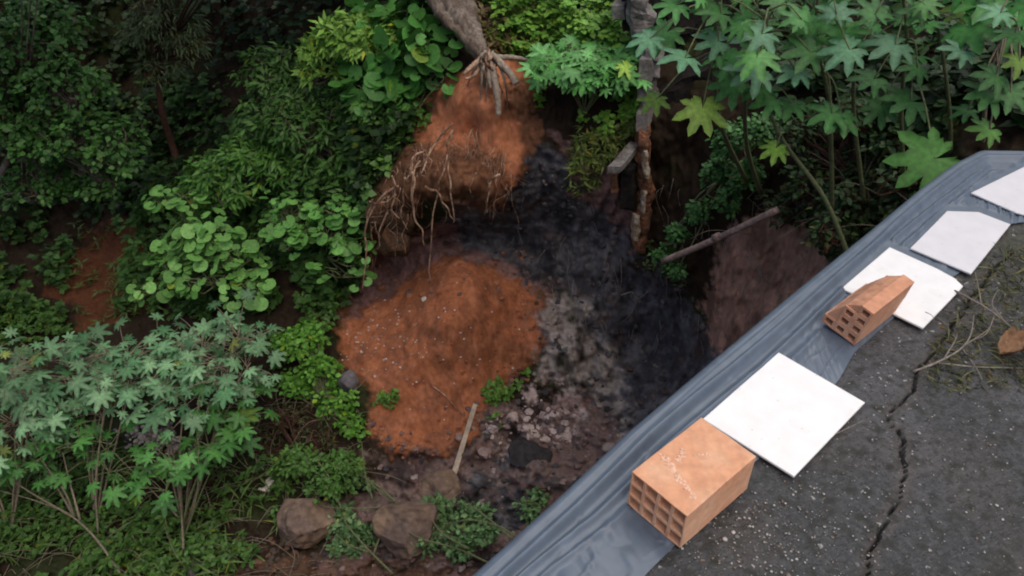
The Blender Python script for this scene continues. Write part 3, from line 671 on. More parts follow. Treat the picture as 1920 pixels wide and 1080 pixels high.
def stick(name, a, b, r, mat, label, cat, box=False, lift=.05):
    A = g1(*a, lift); B = g1(*b, lift); mb = MB(); n = 9
    P = curve([A, (A+B)/2 + (0 if box else rng.normal(size=3)*.012), B], n)
    if box:
        T = unit(B-A); u_ = unit(np.cross(T, CAM-A)); v_ = np.cross(T, u_); V = []
        for i in range(n):
            for (x, y) in ((-1, -1), (1, -1), (1, 1), (-1, 1)): V.append(P[i]+u_*x*r*(1-.25*i/n)+v_*y*r*.45+rng.normal(size=3)*.0015)
        F = [(i*4+k, i*4+(k+1) % 4, (i+1)*4+(k+1) % 4, (i+1)*4+k) for i in range(n-1) for k in range(4)] + [(3, 2, 1, 0), tuple((n-1)*4+k for k in range(4))]
        mb.add(V, F)
    else: mb.tube(P, np.full(n, r), 12, wob=.03)
    return tag(mb.build(name, M[mat], smooth=not box), label, cat)
stick('wooden_board', (846, 905), (891, 758), .030, 'wood', 'pale weathered board leaning on the rubble below the orange mound', 'board', True, .10)
# pipe: a long tube leaning along the reddish bank
A = at(1243, 490, y=6.15); B = at(1458, 393, y=5.6); mb = MB(); mb.tube(curve([A, (A+B)/2-np.array([0, 0, .02]), B], 12), .030, 14)
D_ = unit(B-A); mb.tube([A+D_*.48*np.linalg.norm(B-A), A+D_*.53*np.linalg.norm(B-A)], .036, 14)
tag(mb.build('old_pipe', M['pipe'], smooth=True), 'brown drain pipe sticking out of the reddish bank under the ivy', 'pipe')
def rtube(name, pts, r, mat, label, cat, lift=.04):
    mb = MB(); mb.tube(curve([g1(x, y, lift) for x, y in pts], 18), np.linspace(r, r*.5, 18), 6, wob=.1); return tag(mb.build(name, M[mat], smooth=True), label, cat)
rtube('dry_twig', [(1165, 553), (1185, 548), (1196, 560), (1216, 546)], .008, 'twig', 'thin crooked pale twig stuck in the blackened bank', 'twig')
rtube('dry_twig', [(812, 724), (835, 742), (855, 765), (868, 778)], .008, 'root', 'bent brown twig lying low on the orange mound', 'twig')
# rubbish
def scrap(px, py, label, parts, mat='litter', lift=.05):
    c = g1(px, py, lift); s = ((c-CAM) @ FW)/F_PX; mb = MB()
    for dx, dy, a, b_, rot in parts:
        V = []
        for i in range(7):
            for j in range(5):
                uu, vv = i/6*2-1, j/4*2-1
                x = uu*a*s*math.sqrt(1-.35*vv*vv); y = vv*b_*s*math.sqrt(1-.35*uu*uu); cs, sn = math.cos(rot), math.sin(rot)
                V.append(c + RT*((dx*s)+x*cs-y*sn) + UP*((-dy*s)+x*sn+y*cs) - FW*(.03*(1-uu*uu)*(1-vv*vv)+.012*math.sin(5*uu+3*vv)))
        mb.add(V, [(i*5+j, (i+1)*5+j, (i+1)*5+j+1, i*5+j+1) for i in range(6) for j in range(4)])
    o = mb.build('plastic_scrap', M[mat], smooth=True); so_ = o.modifiers.new('thick', 'SOLIDIFY'); so_.thickness = .004
    return tag(o, label, 'rubbish')
scrap(506, 908, 'crumpled white plastic scrap among the weeds left of the tan boulder', [(0, 6, 12, 8, .6), (4, -8, 14, 7, .5), (-14, 10, 8, 4, 0)])
scrap(795, 561, 'tiny white scrap stuck in the upper part of the orange mound', [(0, 0, 5, 5, .3)], lift=.02)
mb = MB()
for i in range(170):
    if i < 110: px, py = rng.normal(705, 55), rng.normal(640, 45)
    else: px, py = rng.uniform(650, 980), rng.uniform(520, 830)
    if not inpoly(np.array(px), np.array(py), ORANGE[0]): continue
    lump(mb, g1(px, py, .004), rng.uniform(.006, .020), seed=i+900, sub=1, col=(.50, .42, .38) if i % 3 else (.30, .22, .19))
for i in range(60):
    px, py = rng.uniform(820, 1010), rng.uniform(560, 800)
    if inpoly(np.array(px), np.array(py), ORANGE[0]): lump(mb, g1(px, py, .0), rng.uniform(.01, .03), seed=i+1300, sub=1, col=(.20, .07, .03))
tag(mb.build('pebbles', M['grit'], colored=True), 'small pale stones speckling the left side of the orange mound', 'pebbles', kind='stuff')
mb = MB()
for i in range(950):
    px, py = rng.uniform(600, 1270), rng.uniform(735, 1080)
    if not (inpoly(np.array(px), np.array(py), FLOORP[0])): continue
    if rng.random() < .38: px, py = rng.normal(1010, 60), rng.normal(800, 34)
    ash = abs(px-1000) < 80 and 740 < py < 840
    lump(mb, g1(px, py, .0), (.008 + .045*rng.random()**2.5)*(2.2 if rng.random() < .05 else 1), seed=i+2000, sub=2, flat=.6, rough=1.1,
         col=[(.42, .34, .32), (.30, .23, .22), (.10, .08, .08), (.52, .43, .41)][i % 4] if ash else [(.16, .11, .10), (.06, .055, .058), (.23, .17, .155), (.04, .04, .043), (.27, .23, .215)][i % 5])
for i in range(150):
    px, py = rng.normal(284, 30), rng.normal(822, 17); lump(mb, g1(px, py, .03), rng.uniform(.01, .035), seed=i+4000, sub=1, col=[(.40, .36, .34), (.22, .2, .2), (.50, .46, .44)][i % 3])
for i in range(260):
    px, py = rng.uniform(380, 900), rng.uniform(1010, 1085); lump(mb, g1(px, py, .0), rng.uniform(.012, .04), seed=i+5000, sub=1, col=[(.13, .07, .045), (.07, .05, .04)][i % 2])
tag(mb.build('rubble', M['grit'], colored=True), 'dark soil clods, ash and small stones over the pit floor', 'rubble', kind='stuff')

# ------------------------------------------------------------------ ruined wall above the pit
rw = thing('ruined_wall', at(1210, 470, y=7.05), 'ruined dark masonry wall with a broken block and brick end above the burnt bank', 'wall')
def box_pts(P, depth_vec): return np.vstack([P, P+depth_vec])
def slabbox(name, quad, dv, mat, rough_=.0, parent=rw, sub=6, nz_=.03):
    """quad of world points extruded along dv, surfaces broken by noise"""
    a, b, c, d = [np.array(q, float) for q in quad]; N_ = sub; V = []; F = []
    def grid(p0, p1, p2, p3):
        base = len(V)
        for i in range(N_+1):
            for j in range(N_+1):
                uu, vv = i/N_, j/N_; V.append(p0*(1-uu)*(1-vv)+p1*uu*(1-vv)+p2*uu*vv+p3*(1-uu)*vv)
        for i in range(N_):
            for j in range(N_): F.append((base+i*(N_+1)+j, base+(i+1)*(N_+1)+j, base+(i+1)*(N_+1)+j+1, base+i*(N_+1)+j+1))
    dv = np.array(dv, float); A_, B_, C_, D2 = a+dv, b+dv, c+dv, d+dv
    grid(a, b, c, d); grid(B_, A_, D2, C_); grid(a, d, D2, A_); grid(b, B_, C_, c); grid(a, A_, B_, b); grid(d, c, C_, D2)
    V = np.array(V); V = V + np.stack([fbm(V, 7, 3, 2), fbm(V, 7, 3, 5), fbm(V, 7, 3, 8)], -1)*nz_
    return obj(name, V, F, mat, parent)
def Q(px0, py0, px1, py1, y): return [at(px0, py0, y=y), at(px1, py0, y=y), at(px1, py1, y=y), at(px0, py1, y=y)]
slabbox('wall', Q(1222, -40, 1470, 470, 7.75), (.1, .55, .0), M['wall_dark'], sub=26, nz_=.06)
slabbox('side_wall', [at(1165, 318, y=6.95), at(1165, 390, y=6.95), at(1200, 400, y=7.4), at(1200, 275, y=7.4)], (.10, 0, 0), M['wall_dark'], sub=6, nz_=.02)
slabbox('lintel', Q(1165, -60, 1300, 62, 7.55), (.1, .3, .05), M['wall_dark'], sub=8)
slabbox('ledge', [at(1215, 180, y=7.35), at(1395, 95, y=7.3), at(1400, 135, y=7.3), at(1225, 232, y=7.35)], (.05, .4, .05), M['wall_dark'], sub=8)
for q in ([1148, 8, 1171, 36, 7.45], [1212, 78, 1236, 114, 7.15], [1198, 112, 1222, 154, 7.1], [1194, 166, 1214, 188, 7.1], [1192, 214, 1211, 246, 7.05]):
    slabbox('concrete_block', Q(*q), (.12, .3, .0), M['concrete'], sub=4, nz_=.012)
M['brick_edge'] = material('broken_brick_edge', (.22, .10, .055), rough=.9, vary=.4, vscale=7, bump=.9, bscale=20, bdist=.03, color2=(.12, .06, .035))
M['plaster'] = material('lime_plaster', (.42, .36, .29), rough=.9, vary=.3, vscale=10, bump=.5, bscale=30, color2=(.30, .22, .15))
pl = [(1206, 245, 12), (1208, 290, 13), (1206, 330, 12), (1212, 360, 16), (1208, 400, 13), (1202, 430, 16), (1200, 472, 13)]
def column(pts, y, dep, mat, name, nz_=.03, sd=1):
    V = []; n = 40; arr = np.array(pts, float); yy_ = np.linspace(arr[0, 1], arr[-1, 1], n)
    for i, q in enumerate(yy_):
        cx_, hw = np.interp(q, arr[:, 1], arr[:, 0]), np.interp(q, arr[:, 1], arr[:, 2])
        for dx, dy in ((-1, .05), (-.6, -.03), (0, -.05), (.6, -.03), (1, .05), (1, dep), (-1, dep)):
            V.append(at(cx_+dx*hw, q, y=y) + np.array([0, dy, 0]))
    V = np.array(V); V += np.stack([fbm(V, 9, 3, sd), fbm(V, 9, 3, sd+3), fbm(V, 9, 3, sd+6)], -1)*nz_
    F = [(i*7+k, i*7+(k+1) % 7, (i+1)*7+(k+1) % 7, (i+1)*7+k) for i in range(n-1) for k in range(7)] + [tuple(range(7))[::-1], tuple((n-1)*7+k for k in range(7))]
    return obj(name, V, F, mat, rw)
column([(1196, -20, 20), (1205, 60, 24), (1226, 100, 16), (1216, 160, 18), (1208, 250, 15)], 7.3, .5, M['concrete'], 'wall_end', .05, 21)
column(pl, 7.05, .5, M['brick_edge'], 'brick_end')
column([(1209, 282, 5), (1211, 305, 9), (1212, 330, 7)], 7.0, .06, M['plaster'], 'plaster_patch', .015, 4)
column([(1208, 358, 5), (1207, 375, 7), (1204, 395, 6)], 7.0, .06, M['plaster'], 'plaster_patch', .015, 7)
column([(1195, 405, 7), (1194, 428, 9), (1192, 448, 6)], 7.0, .06, M['plaster'], 'plaster_patch', .015, 10)
slabbox('beam', [at(1138, 314, y=6.75), at(1164, 312, y=6.75), at(1200, 268, y=7.15), at(1180, 266, y=7.15)], (0, .0, -.07), M['concrete'], sub=5, nz_=.01)
slabbox('beam_support', [at(1143, 315, y=6.92), at(1157, 315, y=6.92), at(1157, 362, y=6.92), at(1145, 362, y=6.92)], (.15, .42, .0), M['brick_edge'], sub=6, nz_=.015)

# ------------------------------------------------------------------ leaning tree with bare roots
root = at(905, 118, y=7.62)
lt = thing('leaning_tree', root, 'leaning grey tree whose bare roots hang from the orange earth lip', 'tree')
mb = MB(); mb.tube(curve([at(925, 128, y=7.6), at(900, 95, y=7.7), at(872, 50, y=7.95), at(845, 0, y=8.2), at(800, -110, y=8.7), at(760, -300, y=9.2)], 40), np.linspace(.060, .20, 40), 12, wob=.18)
mb.tube(curve([at(912, 112, y=7.6), at(895, 70, y=7.8), at(880, 20, y=8.1), at(850, -100, y=8.6)], 30), np.linspace(.04, .10, 30), 9, wob=.25)
mb.tube(curve([at(918, 120, y=7.55), at(868, 68, y=7.8), at(826, 22, y=8.05), at(800, -40, y=8.3)], 30), np.linspace(.03, .09, 30), 9, wob=.25)
mb.build('trunk', M['bark'], lt, smooth=True)
M['pale_root'] = material('pale_root', (.30, .25, .19), rough=.8, vary=.3, vscale=8, bump=.5, bscale=30, color2=(.22, .18, .14))
def rt(pts, r0, r1, mat='root', name='root', n=22, par=None):
    m = MB(); m.tube(curve(pts, n), np.linspace(r0, r1, n), 7, wob=.15); return m.build(name, M[mat], par or lt, smooth=True)
rt([at(912, 104, y=7.55), at(924, 135, y=7.38), at(932, 175, y=7.25), at(935, 217, y=7.15)], .045, .030, 'pale_root')
rt([at(925, 104, y=7.5), at(943, 122, y=7.38), at(958, 140, y=7.3), at(968, 157, y=7.25)], .034, .036, 'pale_root')
rt([at(915, 108, y=7.5), at(916, 140, y=7.35), at(920, 165, y=7.3)], .03, .014, 'pale_root')
rt([at(930, 108, y=7.5), at(960, 108, y=7.6), at(985, 112, y=7.6), at(998, 120, y=7.5)], .03, .014, 'pale_root')
rt([at(905, 110, y=7.55), at(885, 125, y=7.4), at(868, 140, y=7.35)], .04, .015)
rt([at(905, 118, y=7.5), at(890, 140, y=7.35), at(872, 148, y=7.3)], .025, .01)
for k in range(16):                                               # the tangle round the foot
    x0, y0 = 912+rng.uniform(-14, 22), 104+rng.uniform(-10, 10); x1, y1 = x0+rng.uniform(-45, 40), y0+rng.uniform(22, 95)
    rt([at(x0, y0, y=7.55), at((x0+x1)/2+rng.uniform(-8, 8), (y0+y1)/2-rng.uniform(0, 12), y=7.35), g1(x1, y1, -.02)], rng.uniform(.010, .022), .006, 'pale_root' if k % 3 else 'root')
# the long hanging roots, traced one by one
HR = [([(845, 232), (815, 270), (792, 320), (795, 335)], .011), ([(848, 245), (838, 290), (828, 330), (820, 360), (810, 420), (806, 500), (806, 530)], .010), ([(838, 300), (846, 350), (850, 400), (852, 415)], .009),
      ([(795, 352), (820, 362), (838, 385), (849, 418)], .013), ([(770, 300), (775, 350), (772, 400), (790, 430), (796, 460)], .014), ([(785, 300), (770, 350), (778, 400)], .009), ([(790, 280), (768, 310), (762, 345)], .008),
      ([(745, 350), (710, 375), (692, 405), (686, 450), (683, 500), (676, 548)], .012), ([(700, 370), (690, 400), (688, 430)], .008), ([(760, 330), (758, 370), (752, 400), (762, 430)], .009), ([(732, 330), (742, 362), (735, 395), (748, 410)], .009),
      ([(935, 325), (920, 345), (915, 370), (914, 400)], .009), ([(916, 310), (918, 330), (914, 360)], .007), ([(892, 320), (885, 345), (882, 360)], .007), ([(880, 250), (900, 280), (902, 290)], .006),
      ([(725, 400), (712, 440), (708, 470)], .007), ([(765, 400), (758, 440), (757, 475)], .006), ([(690, 380), (720, 378), (748, 362)], .008)]
for pts, r in HR:
    P = []
    for i, (x, y) in enumerate(pts):
        P.append(at(x, y, y=min(6.95, 6.85 + .0*i) if y > 300 else 7.05))
    P = [p+rng.normal(size=3)*.012 for p in np.vstack([curve(P, 2*len(P))])]
    rt(P, r*1.15, r*.45)
mb = MB()
for k in range(80):
    px = rng.uniform(695, 965); y0 = np.interp(px, [690, 760, 800, 880, 960], [380, 300, 250, 235, 300]) + rng.uniform(-10, 60)
    ln = rng.uniform(25, 130); p0 = g1(px, y0, .05); s_ = ((p0-CAM)@FW)/F_PX
    dx = rng.normal(-6, 14); Y_ = min(p0[1], 7.15)
    P = [p0] + [at(px+dx*1.3*f_+rng.normal(0, 7)*min(1, f_*2), y0+ln*f_+rng.normal(0, 4), y=Y_-.05+rng.uniform(-.06, .05)) for f_ in (.2, .4, .6, .8, 1.0)]
    if rng.random() < .4: mb.tube(curve([P[2], P[2]+rng.normal(size=3)*.06, P[2]+rng.normal(size=3)*[.15, .05, .05]-[0, 0, .14]], 9), np.linspace(.003, .0012, 9), 4)
    mb.tube(curve(P, 9), np.linspace(rng.uniform(.003, .006), .0015, 9), 4)
fr = mb.build('fine_roots', M['root'], lt, smooth=True); fr['kind'] = 'stuff'
# clod under the roots
mb = MB()
for q, r in (((735, 450, 6.95), .24), ((715, 400, 7.0), .2), ((750, 410, 6.98), .2)): lump(mb, at(q[0], q[1], y=q[2]+.12), (r*.8, r*.6, r), seed=int(q[0]), sub=3, flat=1)
M['clod'] = material('brown_clod', (.10, .05, .025), rough=.95, vary=.5, vscale=8, bump=1, bscale=30, bdist=.02, color2=(.06, .04, .025))
mb.build('root_ball', M['clod'], lt, smooth=True)
# the tree's unseen crown, placed high overhead to cast shade
lb = LB(); mbx = MB(); crown(lb, mbx, at(780, -260, y=9.1), [lobe(700, -560, 10.5, 330, 330, 200), lobe(300, -520, 12, 300, 300, 170)], 260, 16, 'broad', .12, (.035, .07, .02), (.05, .10, .03))
lb.build('crown', lt); mbx.build('branches', M['bark'], lt)

# ------------------------------------------------------------------ trees and shrubs of the slope
DG, DG2 = (.022, .062, .016), (.050, .115, .034)
tree('dense_tree', 'dense dark green small-leaved tree filling the upper left corner', 'tree', (-70, 560), None, [(-30, 400, 8.9), (40, 250, 8.9)], .07,
     [(40, 90, 9.0, 100), (130, 170, 8.7, 80), (30, 250, 8.6, 105), (150, 280, 8.5, 85), (215, 275, 8.5, 55, 55, 60), (70, 350, 8.5, 75, 70, 45), (200, 345, 8.6, 45, 50, 35), (-90, 180, 8.9, 140, 120, 190), (90, 40, 9.4, 80)],
     620, 15, 'broad', .078, (.018, .06, .018), (.075, .17, .05), spread=1.5, shell=.4, over=[(60, -230, 8.2, 230), (-260, 100, 8.6, 200), (-150, -250, 7.8, 220)])
tree('hanging_tree', 'grey-green fine-leaved tree hanging in the dark with a thin reddish trunk', 'tree', (345, 345), None, [(325, 280, 9.9), (305, 215, 9.8), (298, 165, 9.8), (300, 110, 9.9)], .055,
     [(310, 40, 9.8, 70, 60, 80), (350, 90, 9.7, 40, 40, 55), (270, 60, 9.9, 40), (300, 130, 9.7, 45, 40, 30), (330, -60, 10, 110, 90, 70)], 260, 16, 'lance', .10, (.075, .10, .055), (.12, .15, .09), bark='red_bark', spread=1.2, droop=.9, shell=.3, over=[(360, -300, 9.0, 220), (560, -330, 8.6, 170)])
tree('rosette_shrub', 'bright yellow-green shrub with pointed leaves left of the leaning tree', 'shrub', (680, 260), None, [(670, 180, 8.7), (655, 120, 8.6)], .04,
     [(655, 75, 8.4, 60, 50, 45), (610, 95, 8.5, 40, 40, 30), (700, 90, 8.3, 40, 40, 40), (600, 135, 8.5, 35, 30, 22), (720, 60, 8.5, 35, 30, 30)], 190, 15, 'wide_lance', .13, (.14, .27, .055), (.24, .38, .10), spread=.55, up=.35, droop=-.25, shell=.6)
tree('broad_leaf_vine', 'glossy broad round-leaved vine beside the leaning tree trunk', 'vine', (770, 240), None, None, .02,
     [(760, 120, 8.1, 60, 40, 50), (820, 100, 8.0, 40, 30, 45), (700, 170, 8.1, 45, 35, 40), (740, 185, 8.0, 55, 40, 35), (830, 150, 7.85, 30, 20, 25), (705, 60, 8.6, 40), (790, 40, 8.5, 50, 40, 45)], 75, 6, 'round', .20, (.045, .15, .035), (.10, .25, .075), spread=1.0, up=.5, shell=.6, bark='stem')
tree('lower_vine', 'bluish green broad-leaved creeper below the glossy vine', 'vine', (720, 300), None, None, .02,
     [(710, 215, 7.9, 42, 30, 35), (770, 225, 7.75, 28, 20, 28), (740, 285, 7.6, 28, 20, 32), (720, 320, 7.4, 22, 18, 26), (690, 260, 7.9, 30)], 130, 9, 'broad', .085, (.055, .13, .03), (.11, .21, .06), spread=1.3, shell=.5, bark='stem')
tree('narrow_leaf_shrub', 'dark narrow-leaved shrub in the centre left of the slope', 'shrub', (600, 480), None, [(590, 380, 7.9), (600, 300, 8.1)], .04,
     [(560, 250, 8.1, 75, 50, 50), (640, 290, 7.9, 55, 40, 60), (500, 230, 8.5, 55, 50, 45), (590, 340, 7.9, 60, 50, 45), (650, 370, 7.6, 40, 30, 40), (520, 150, 9.2, 70, 60, 60), (580, 190, 8.8, 60), (640, 210, 8.4, 45)], 330, 13, 'wide_lance', .12, (.028, .075, .020), (.070, .145, .040), spread=.9, shell=.45)
tree('palm_leaf_shrub', 'mid green shrub with narrow fingered leaves above the round-leaved vine', 'shrub', (440, 450), None, [(430, 380, 8.1), (420, 340, 8.2)], .035,
     [(400, 330, 8.0, 48, 40, 35), (460, 300, 8.1, 45, 40, 45), (430, 370, 7.9, 45, 30, 28), (375, 380, 8.0, 30), (520, 320, 8.0, 40)], 190, 13, 'wide_lance', .13, (.045, .12, .03), (.10, .21, .055), spread=.5, up=.3, droop=.35, shell=.5)
tree('round_leaf_vine', 'pale round-leaved vine spilling down the left slope', 'vine', (420, 480), None, None, .02,
     [(380, 440, 7.4, 60, 35, 30), (360, 475, 7.3, 55, 30, 28), (440, 490, 7.2, 60, 30, 35), (400, 525, 7.1, 60, 28, 26), (460, 545, 7.0, 45, 25, 24), (285, 545, 7.2, 32, 20, 20), (330, 380, 7.7, 45, 30, 26), (320, 500, 7.3, 30, 20, 30)], 120, 3, 'round', .135, (.10, .24, .07), (.19, .36, .13), spread=.9, up=.8, shell=.75, bark='stem')
tree('round_leaf_vine', 'pale round-leaved vine between the narrow-leaved shrub and the hanging roots', 'vine', (600, 470), None, None, .02,
     [(640, 400, 7.3, 42, 26, 32), (615, 440, 7.2, 55, 28, 30), (655, 470, 7.05, 34, 22, 30), (550, 450, 7.3, 42, 24, 40), (640, 510, 7.0, 40, 22, 24), (545, 400, 7.5, 40)], 100, 3, 'round', .12, (.085, .22, .06), (.16, .33, .11), spread=.9, up=.8, shell=.75, bark='stem')
tree('small_leaf_vine', 'bright small-leaved vine trailing along the left edge of the orange mound', 'vine', (620, 780), None, None, .02,
     [(560, 650, 6.5, 34, 26, 34), (600, 700, 6.3, 32, 24, 44), (630, 760, 6.1, 30, 22, 40), (660, 800, 5.9, 20, 16, 26), (580, 625, 6.6, 32, 20, 18), (560, 720, 6.3, 28)], 190, 12, 'broad', .062, (.06, .17, .03), (.15, .32, .06), spread=1.5, shell=.5, bark='stem')
tree('dry_bush', 'dark tangled bush of thin brownish twigs above the white scrap', 'bush', (560, 850), None, None, .02,
     [(540, 790, 5.9, 60, 36, 45), (600, 830, 5.7, 45, 30, 36), (500, 830, 5.8, 40)], 110, 6, 'lance', .06, (.04, .055, .025), (.07, .07, .035), spread=1.8, shell=.3, bark='red_bark')
tree('weed_clump', 'leafy weed clump beside the crooked twig left of the tan boulder', 'weeds', (590, 900), None, None, .02,
     [(560, 870, 5.3, 40, 30, 34), (620, 910, 5.1, 36, 24, 28), (640, 870, 5.3, 36, 24, 24)], 110, 11, 'ovate', .060, (.05, .12, .03), (.10, .19, .055), spread=1.5, shell=.4, bark='stem')

# ------------------------------------------------------------------ castor plants
def castor(name, label, base, stems, leaf_r, cA, cB, per, explicit=(), group=None, up=.75, pet=.32, fmin=.55, stem_r=.018, stem_mat='stem', cat='plant', young=0, jl=(.6, 1.25)):
    t = thing(name, base, label, cat, group); mb = MB(); lb = LB(); tops = []
    for st in stems:
        P = curve(st, 26); mb.tube(P, np.linspace(stem_r, stem_r*.5, len(P)), 7, wob=.05)
        tops.append(P)
        for k in range(per):
            f = rng.uniform(fmin, 1.0)**.7; p = P[min(len(P)-1, int(f*(len(P)-1)))]
            az = rng.uniform(0, 2*math.pi); out = np.array([math.cos(az), math.sin(az), rng.uniform(-.05, .55)]); L_ = pet*rng.uniform(.5, 1.3)
            e = p + unit(out)*L_; mb.tube(curve([p, (p+e)/2+[0, 0, L_*.12], e], 6), np.linspace(.005, .003, 6), 4)
            put_leaf(lb, e, unit(out*[1, 1, 0]+[0, 0, -.25]), leaf_r*rng.uniform(*jl), cA, cB, up)
    for (px, py, y, rpx, ang, c) in explicit:
        e = at(px, py, y=y); r = rpx*((e-CAM)@FW)/F_PX
        allp = np.vstack(tops) if tops else e[None]; dd = np.linalg.norm(allp-e, axis=1)+np.where(allp[:, 2] > e[2]+.25, 2, 0); q = allp[np.argmin(dd)]
        a = math.radians(ang); dirn = RT*math.cos(a) + UP*math.sin(a)*.9 - FW*.1
        tip0 = e - unit(dirn)*r*.15
        mb.tube(curve([q, (q+tip0)/2+np.array([0, 0, .06]), tip0], 8), np.linspace(.007, .004, 8), 5)
        n_ = unit(-FW*.75 + np.array([0, 0, .8]) + rng.normal(size=3)*.18)
        put_leaf(lb, tip0, dirn, r*1.0, c, c, 1, n_)
    mb.build('stem', M[stem_mat], t, smooth=True); lb.build('foliage', t); return t
def put_leaf(lb, e, d, r, cA, cB, up, n_=None):
    if n_ is None: n_ = unit(np.array([0, 0, up]) + rng.normal(size=3)*.28 + unit(CAM-e)*.25)
    k = rng.integers(len(PALMS)); nl = len(PALMS[k][0]); tv = np.full(nl, .88); tv[0] = 1.5; lob = 8 if k < 4 else 7
    for q in range(lob): tv[lob+2+8*q] = 1.35; tv[lob+2+8*q+4] = 1.1
    lb.add(leaves(PALMS[k], e[None], n_[None], d[None], np.array([r]), cA, cB, tint=tv*rng.uniform(.94, 1.06, nl)))
# lower left stand: four plants side by side
def stm(gx_, gy_, tops_, bend=.1):
    a = g1(gx_, gy_); out = []
    for (tx, ty, yy) in tops_:
        b = at(tx, ty, y=yy); out.append([a, a*.55+b*.45+np.array([rng.normal(0, bend), rng.normal(0, bend*.5), .12]), b])
    return out
GC = 'castor bushes on the lower left slope'
cs = ((.055, .135, .075), (.15, .25, .175))
castor('castor_bush', 'castor bush with large grey-green leaves nearest the round-leaved vine', g1(345, 1000), stm(345, 1000, [(330, 670, 6.0), (420, 650, 6.1), (450, 615, 6.2), (380, 625, 6.2), (300, 640, 6.2), (420, 700, 5.8), (470, 680, 5.9), (350, 720, 5.7)]), .130, *cs, 20, pet=.42, fmin=.78, jl=(.45, 1.3), stem_mat='dry_stem', stem_r=.012)
castor('castor_bush', 'castor bush with pale stems in the middle of the left stand', g1(180, 985), stm(180, 985, [(190, 690, 5.9), (240, 650, 6.1), (150, 660, 6.0), (120, 710, 5.8), (250, 700, 5.8), (200, 750, 5.6)]), .130, *cs, 20, pet=.42, fmin=.78, jl=(.45, 1.3), stem_mat='dry_stem', stem_r=.012)
castor('castor_bush', 'castor bush cut off by the left edge of the picture', g1(20, 1000), stm(20, 1000, [(20, 690, 5.7), (80, 670, 5.9), (-40, 720, 5.6), (60, 740, 5.5), (-60, 660, 5.8), (20, 780, 5.3)]), .130, *cs, 20, pet=.42, fmin=.78, jl=(.45, 1.3), stem_mat='dry_stem', stem_r=.012)
castor('castor_bush', 'small darker green castor bush below the grey-green ones, beside the rubble pile', g1(330, 1050), stm(330, 1050, [(370, 780, 5.3), (420, 790, 5.4), (330, 870, 4.9), (480, 740, 5.6), (440, 740, 5.6)]), .14, (.04, .12, .035), (.075, .19, .06), 12, pet=.26, stem_mat='stem', stem_r=.010)
castor('castor_bush', 'low bright green castor seedlings at the left edge under the grey-green leaves', g1(60, 960), stm(60, 960, [(40, 830, 5.0), (100, 840, 5.0), (160, 830, 5.1), (220, 830, 5.1), (230, 880, 4.9)]), .12, (.035, .11, .03), (.065, .17, .05), 11, pet=.24, stem_mat='stem', stem_r=.009)
castor('castor_bush', 'bluish green castor bush on the grassy slope left of the ruined wall', g1(1095, 215), [[g1(1095, 215), g1(1095, 215)+np.array([dx*.5, -.1, .35]), g1(1095, 215)+np.array([dx, -.1+dy, .55])] for dx, dy in ((-.35, 0), (-.1, -.1), (.2, 0), (.38, .1), (0, .3), (-.25, .3), (.25, .35))], .135, (.055, .17, .045), (.11, .27, .11), 26, pet=.24, stem_r=.010)
# bare pale stems in the lower left corner
def bare(label, segs, r=.012, group='bare pale stems in the lower left corner', mat='dry_stem'):
    mb = MB()
    for sgm in segs: mb.tube(curve([at(x, y, y=d) for x, y, d in sgm], 18), np.linspace(r, r*.4, 18), 6, wob=.1)
    tag(mb.build('bare_branch', M[mat], smooth=True), label, 'branch', group)
bare('forked bare branch fanning up from the lower left corner', [[(225, 1075, 4.2), (180, 1010, 4.5), (130, 965, 4.7), (70, 940, 4.8), (0, 920, 4.9)], [(140, 970, 4.7), (100, 900, 4.9), (50, 800, 5.1)], [(140, 970, 4.7), (120, 920, 4.8), (75, 860, 5.0)], [(150, 975, 4.6), (130, 900, 4.9), (118, 850, 5.0)], [(130, 965, 4.7), (60, 925, 4.8), (0, 885, 4.9)]])
bare('straight pale stem rising under the middle castor bush', [[(184, 1000, 4.6), (180, 900, 4.9), (196, 760, 5.4)]], .011)
bare('slanting pale stem between the two big castor bushes', [[(335, 970, 4.7), (270, 905, 5.0), (210, 845, 5.2)]], .009)
bare('slender upright stem at the bottom beside the small castor bush', [[(344, 1030, 4.4), (340, 960, 4.7), (332, 880, 5.0)]], .012)

# right-hand stand, close to the camera
R1 = [[at(1425, 360, y=6.0), at(1400, 270, y=5.4), at(1400, 150, y=4.9), at(1430, -80, y=4.7)], [at(1400, 340, y=6.0), at(1350, 230, y=5.2), at(1340, 100, y=4.9), at(1350, -60, y=4.8)]]
R2 = [[at(1592, 482, y=4.25), at(1545, 370, y=4.4), at(1460, 250, y=4.6), at(1430, 140, y=4.6), at(1440, 20, y=4.5)], [at(1560, 400, y=5.0), at(1555, 200, y=4.8), at(1530, 60, y=4.6), at(1550, -80, y=4.5)], [at(1620, 380, y=5.0), at(1600, 180, y=4.8), at(1625, -60, y=4.5)]]
R3 = [[at(1700, 400, y=5.0), at(1690, 220, y=4.7), at(1700, 60, y=4.5), at(1680, -90, y=4.4)], [at(1780, 380, y=5.0), at(1780, 200, y=4.7), at(1740, -60, y=4.5)]]
R4 = [[at(1840, 330, y=4.8), at(1850, 170, y=4.5), at(1880, 60, y=4.3), at(1925, -60, y=4.2)], [at(1960, 330, y=4.8), at(1990, 100, y=4.4), at(2000, -60, y=4.3)]]
bl, gr_, yl, br_ = (.075, .165, .12), (.048, .135, .05), (.18, .27, .06), (.085, .225, .06)
GR = 'tall castor plants beyond the far paving edge'
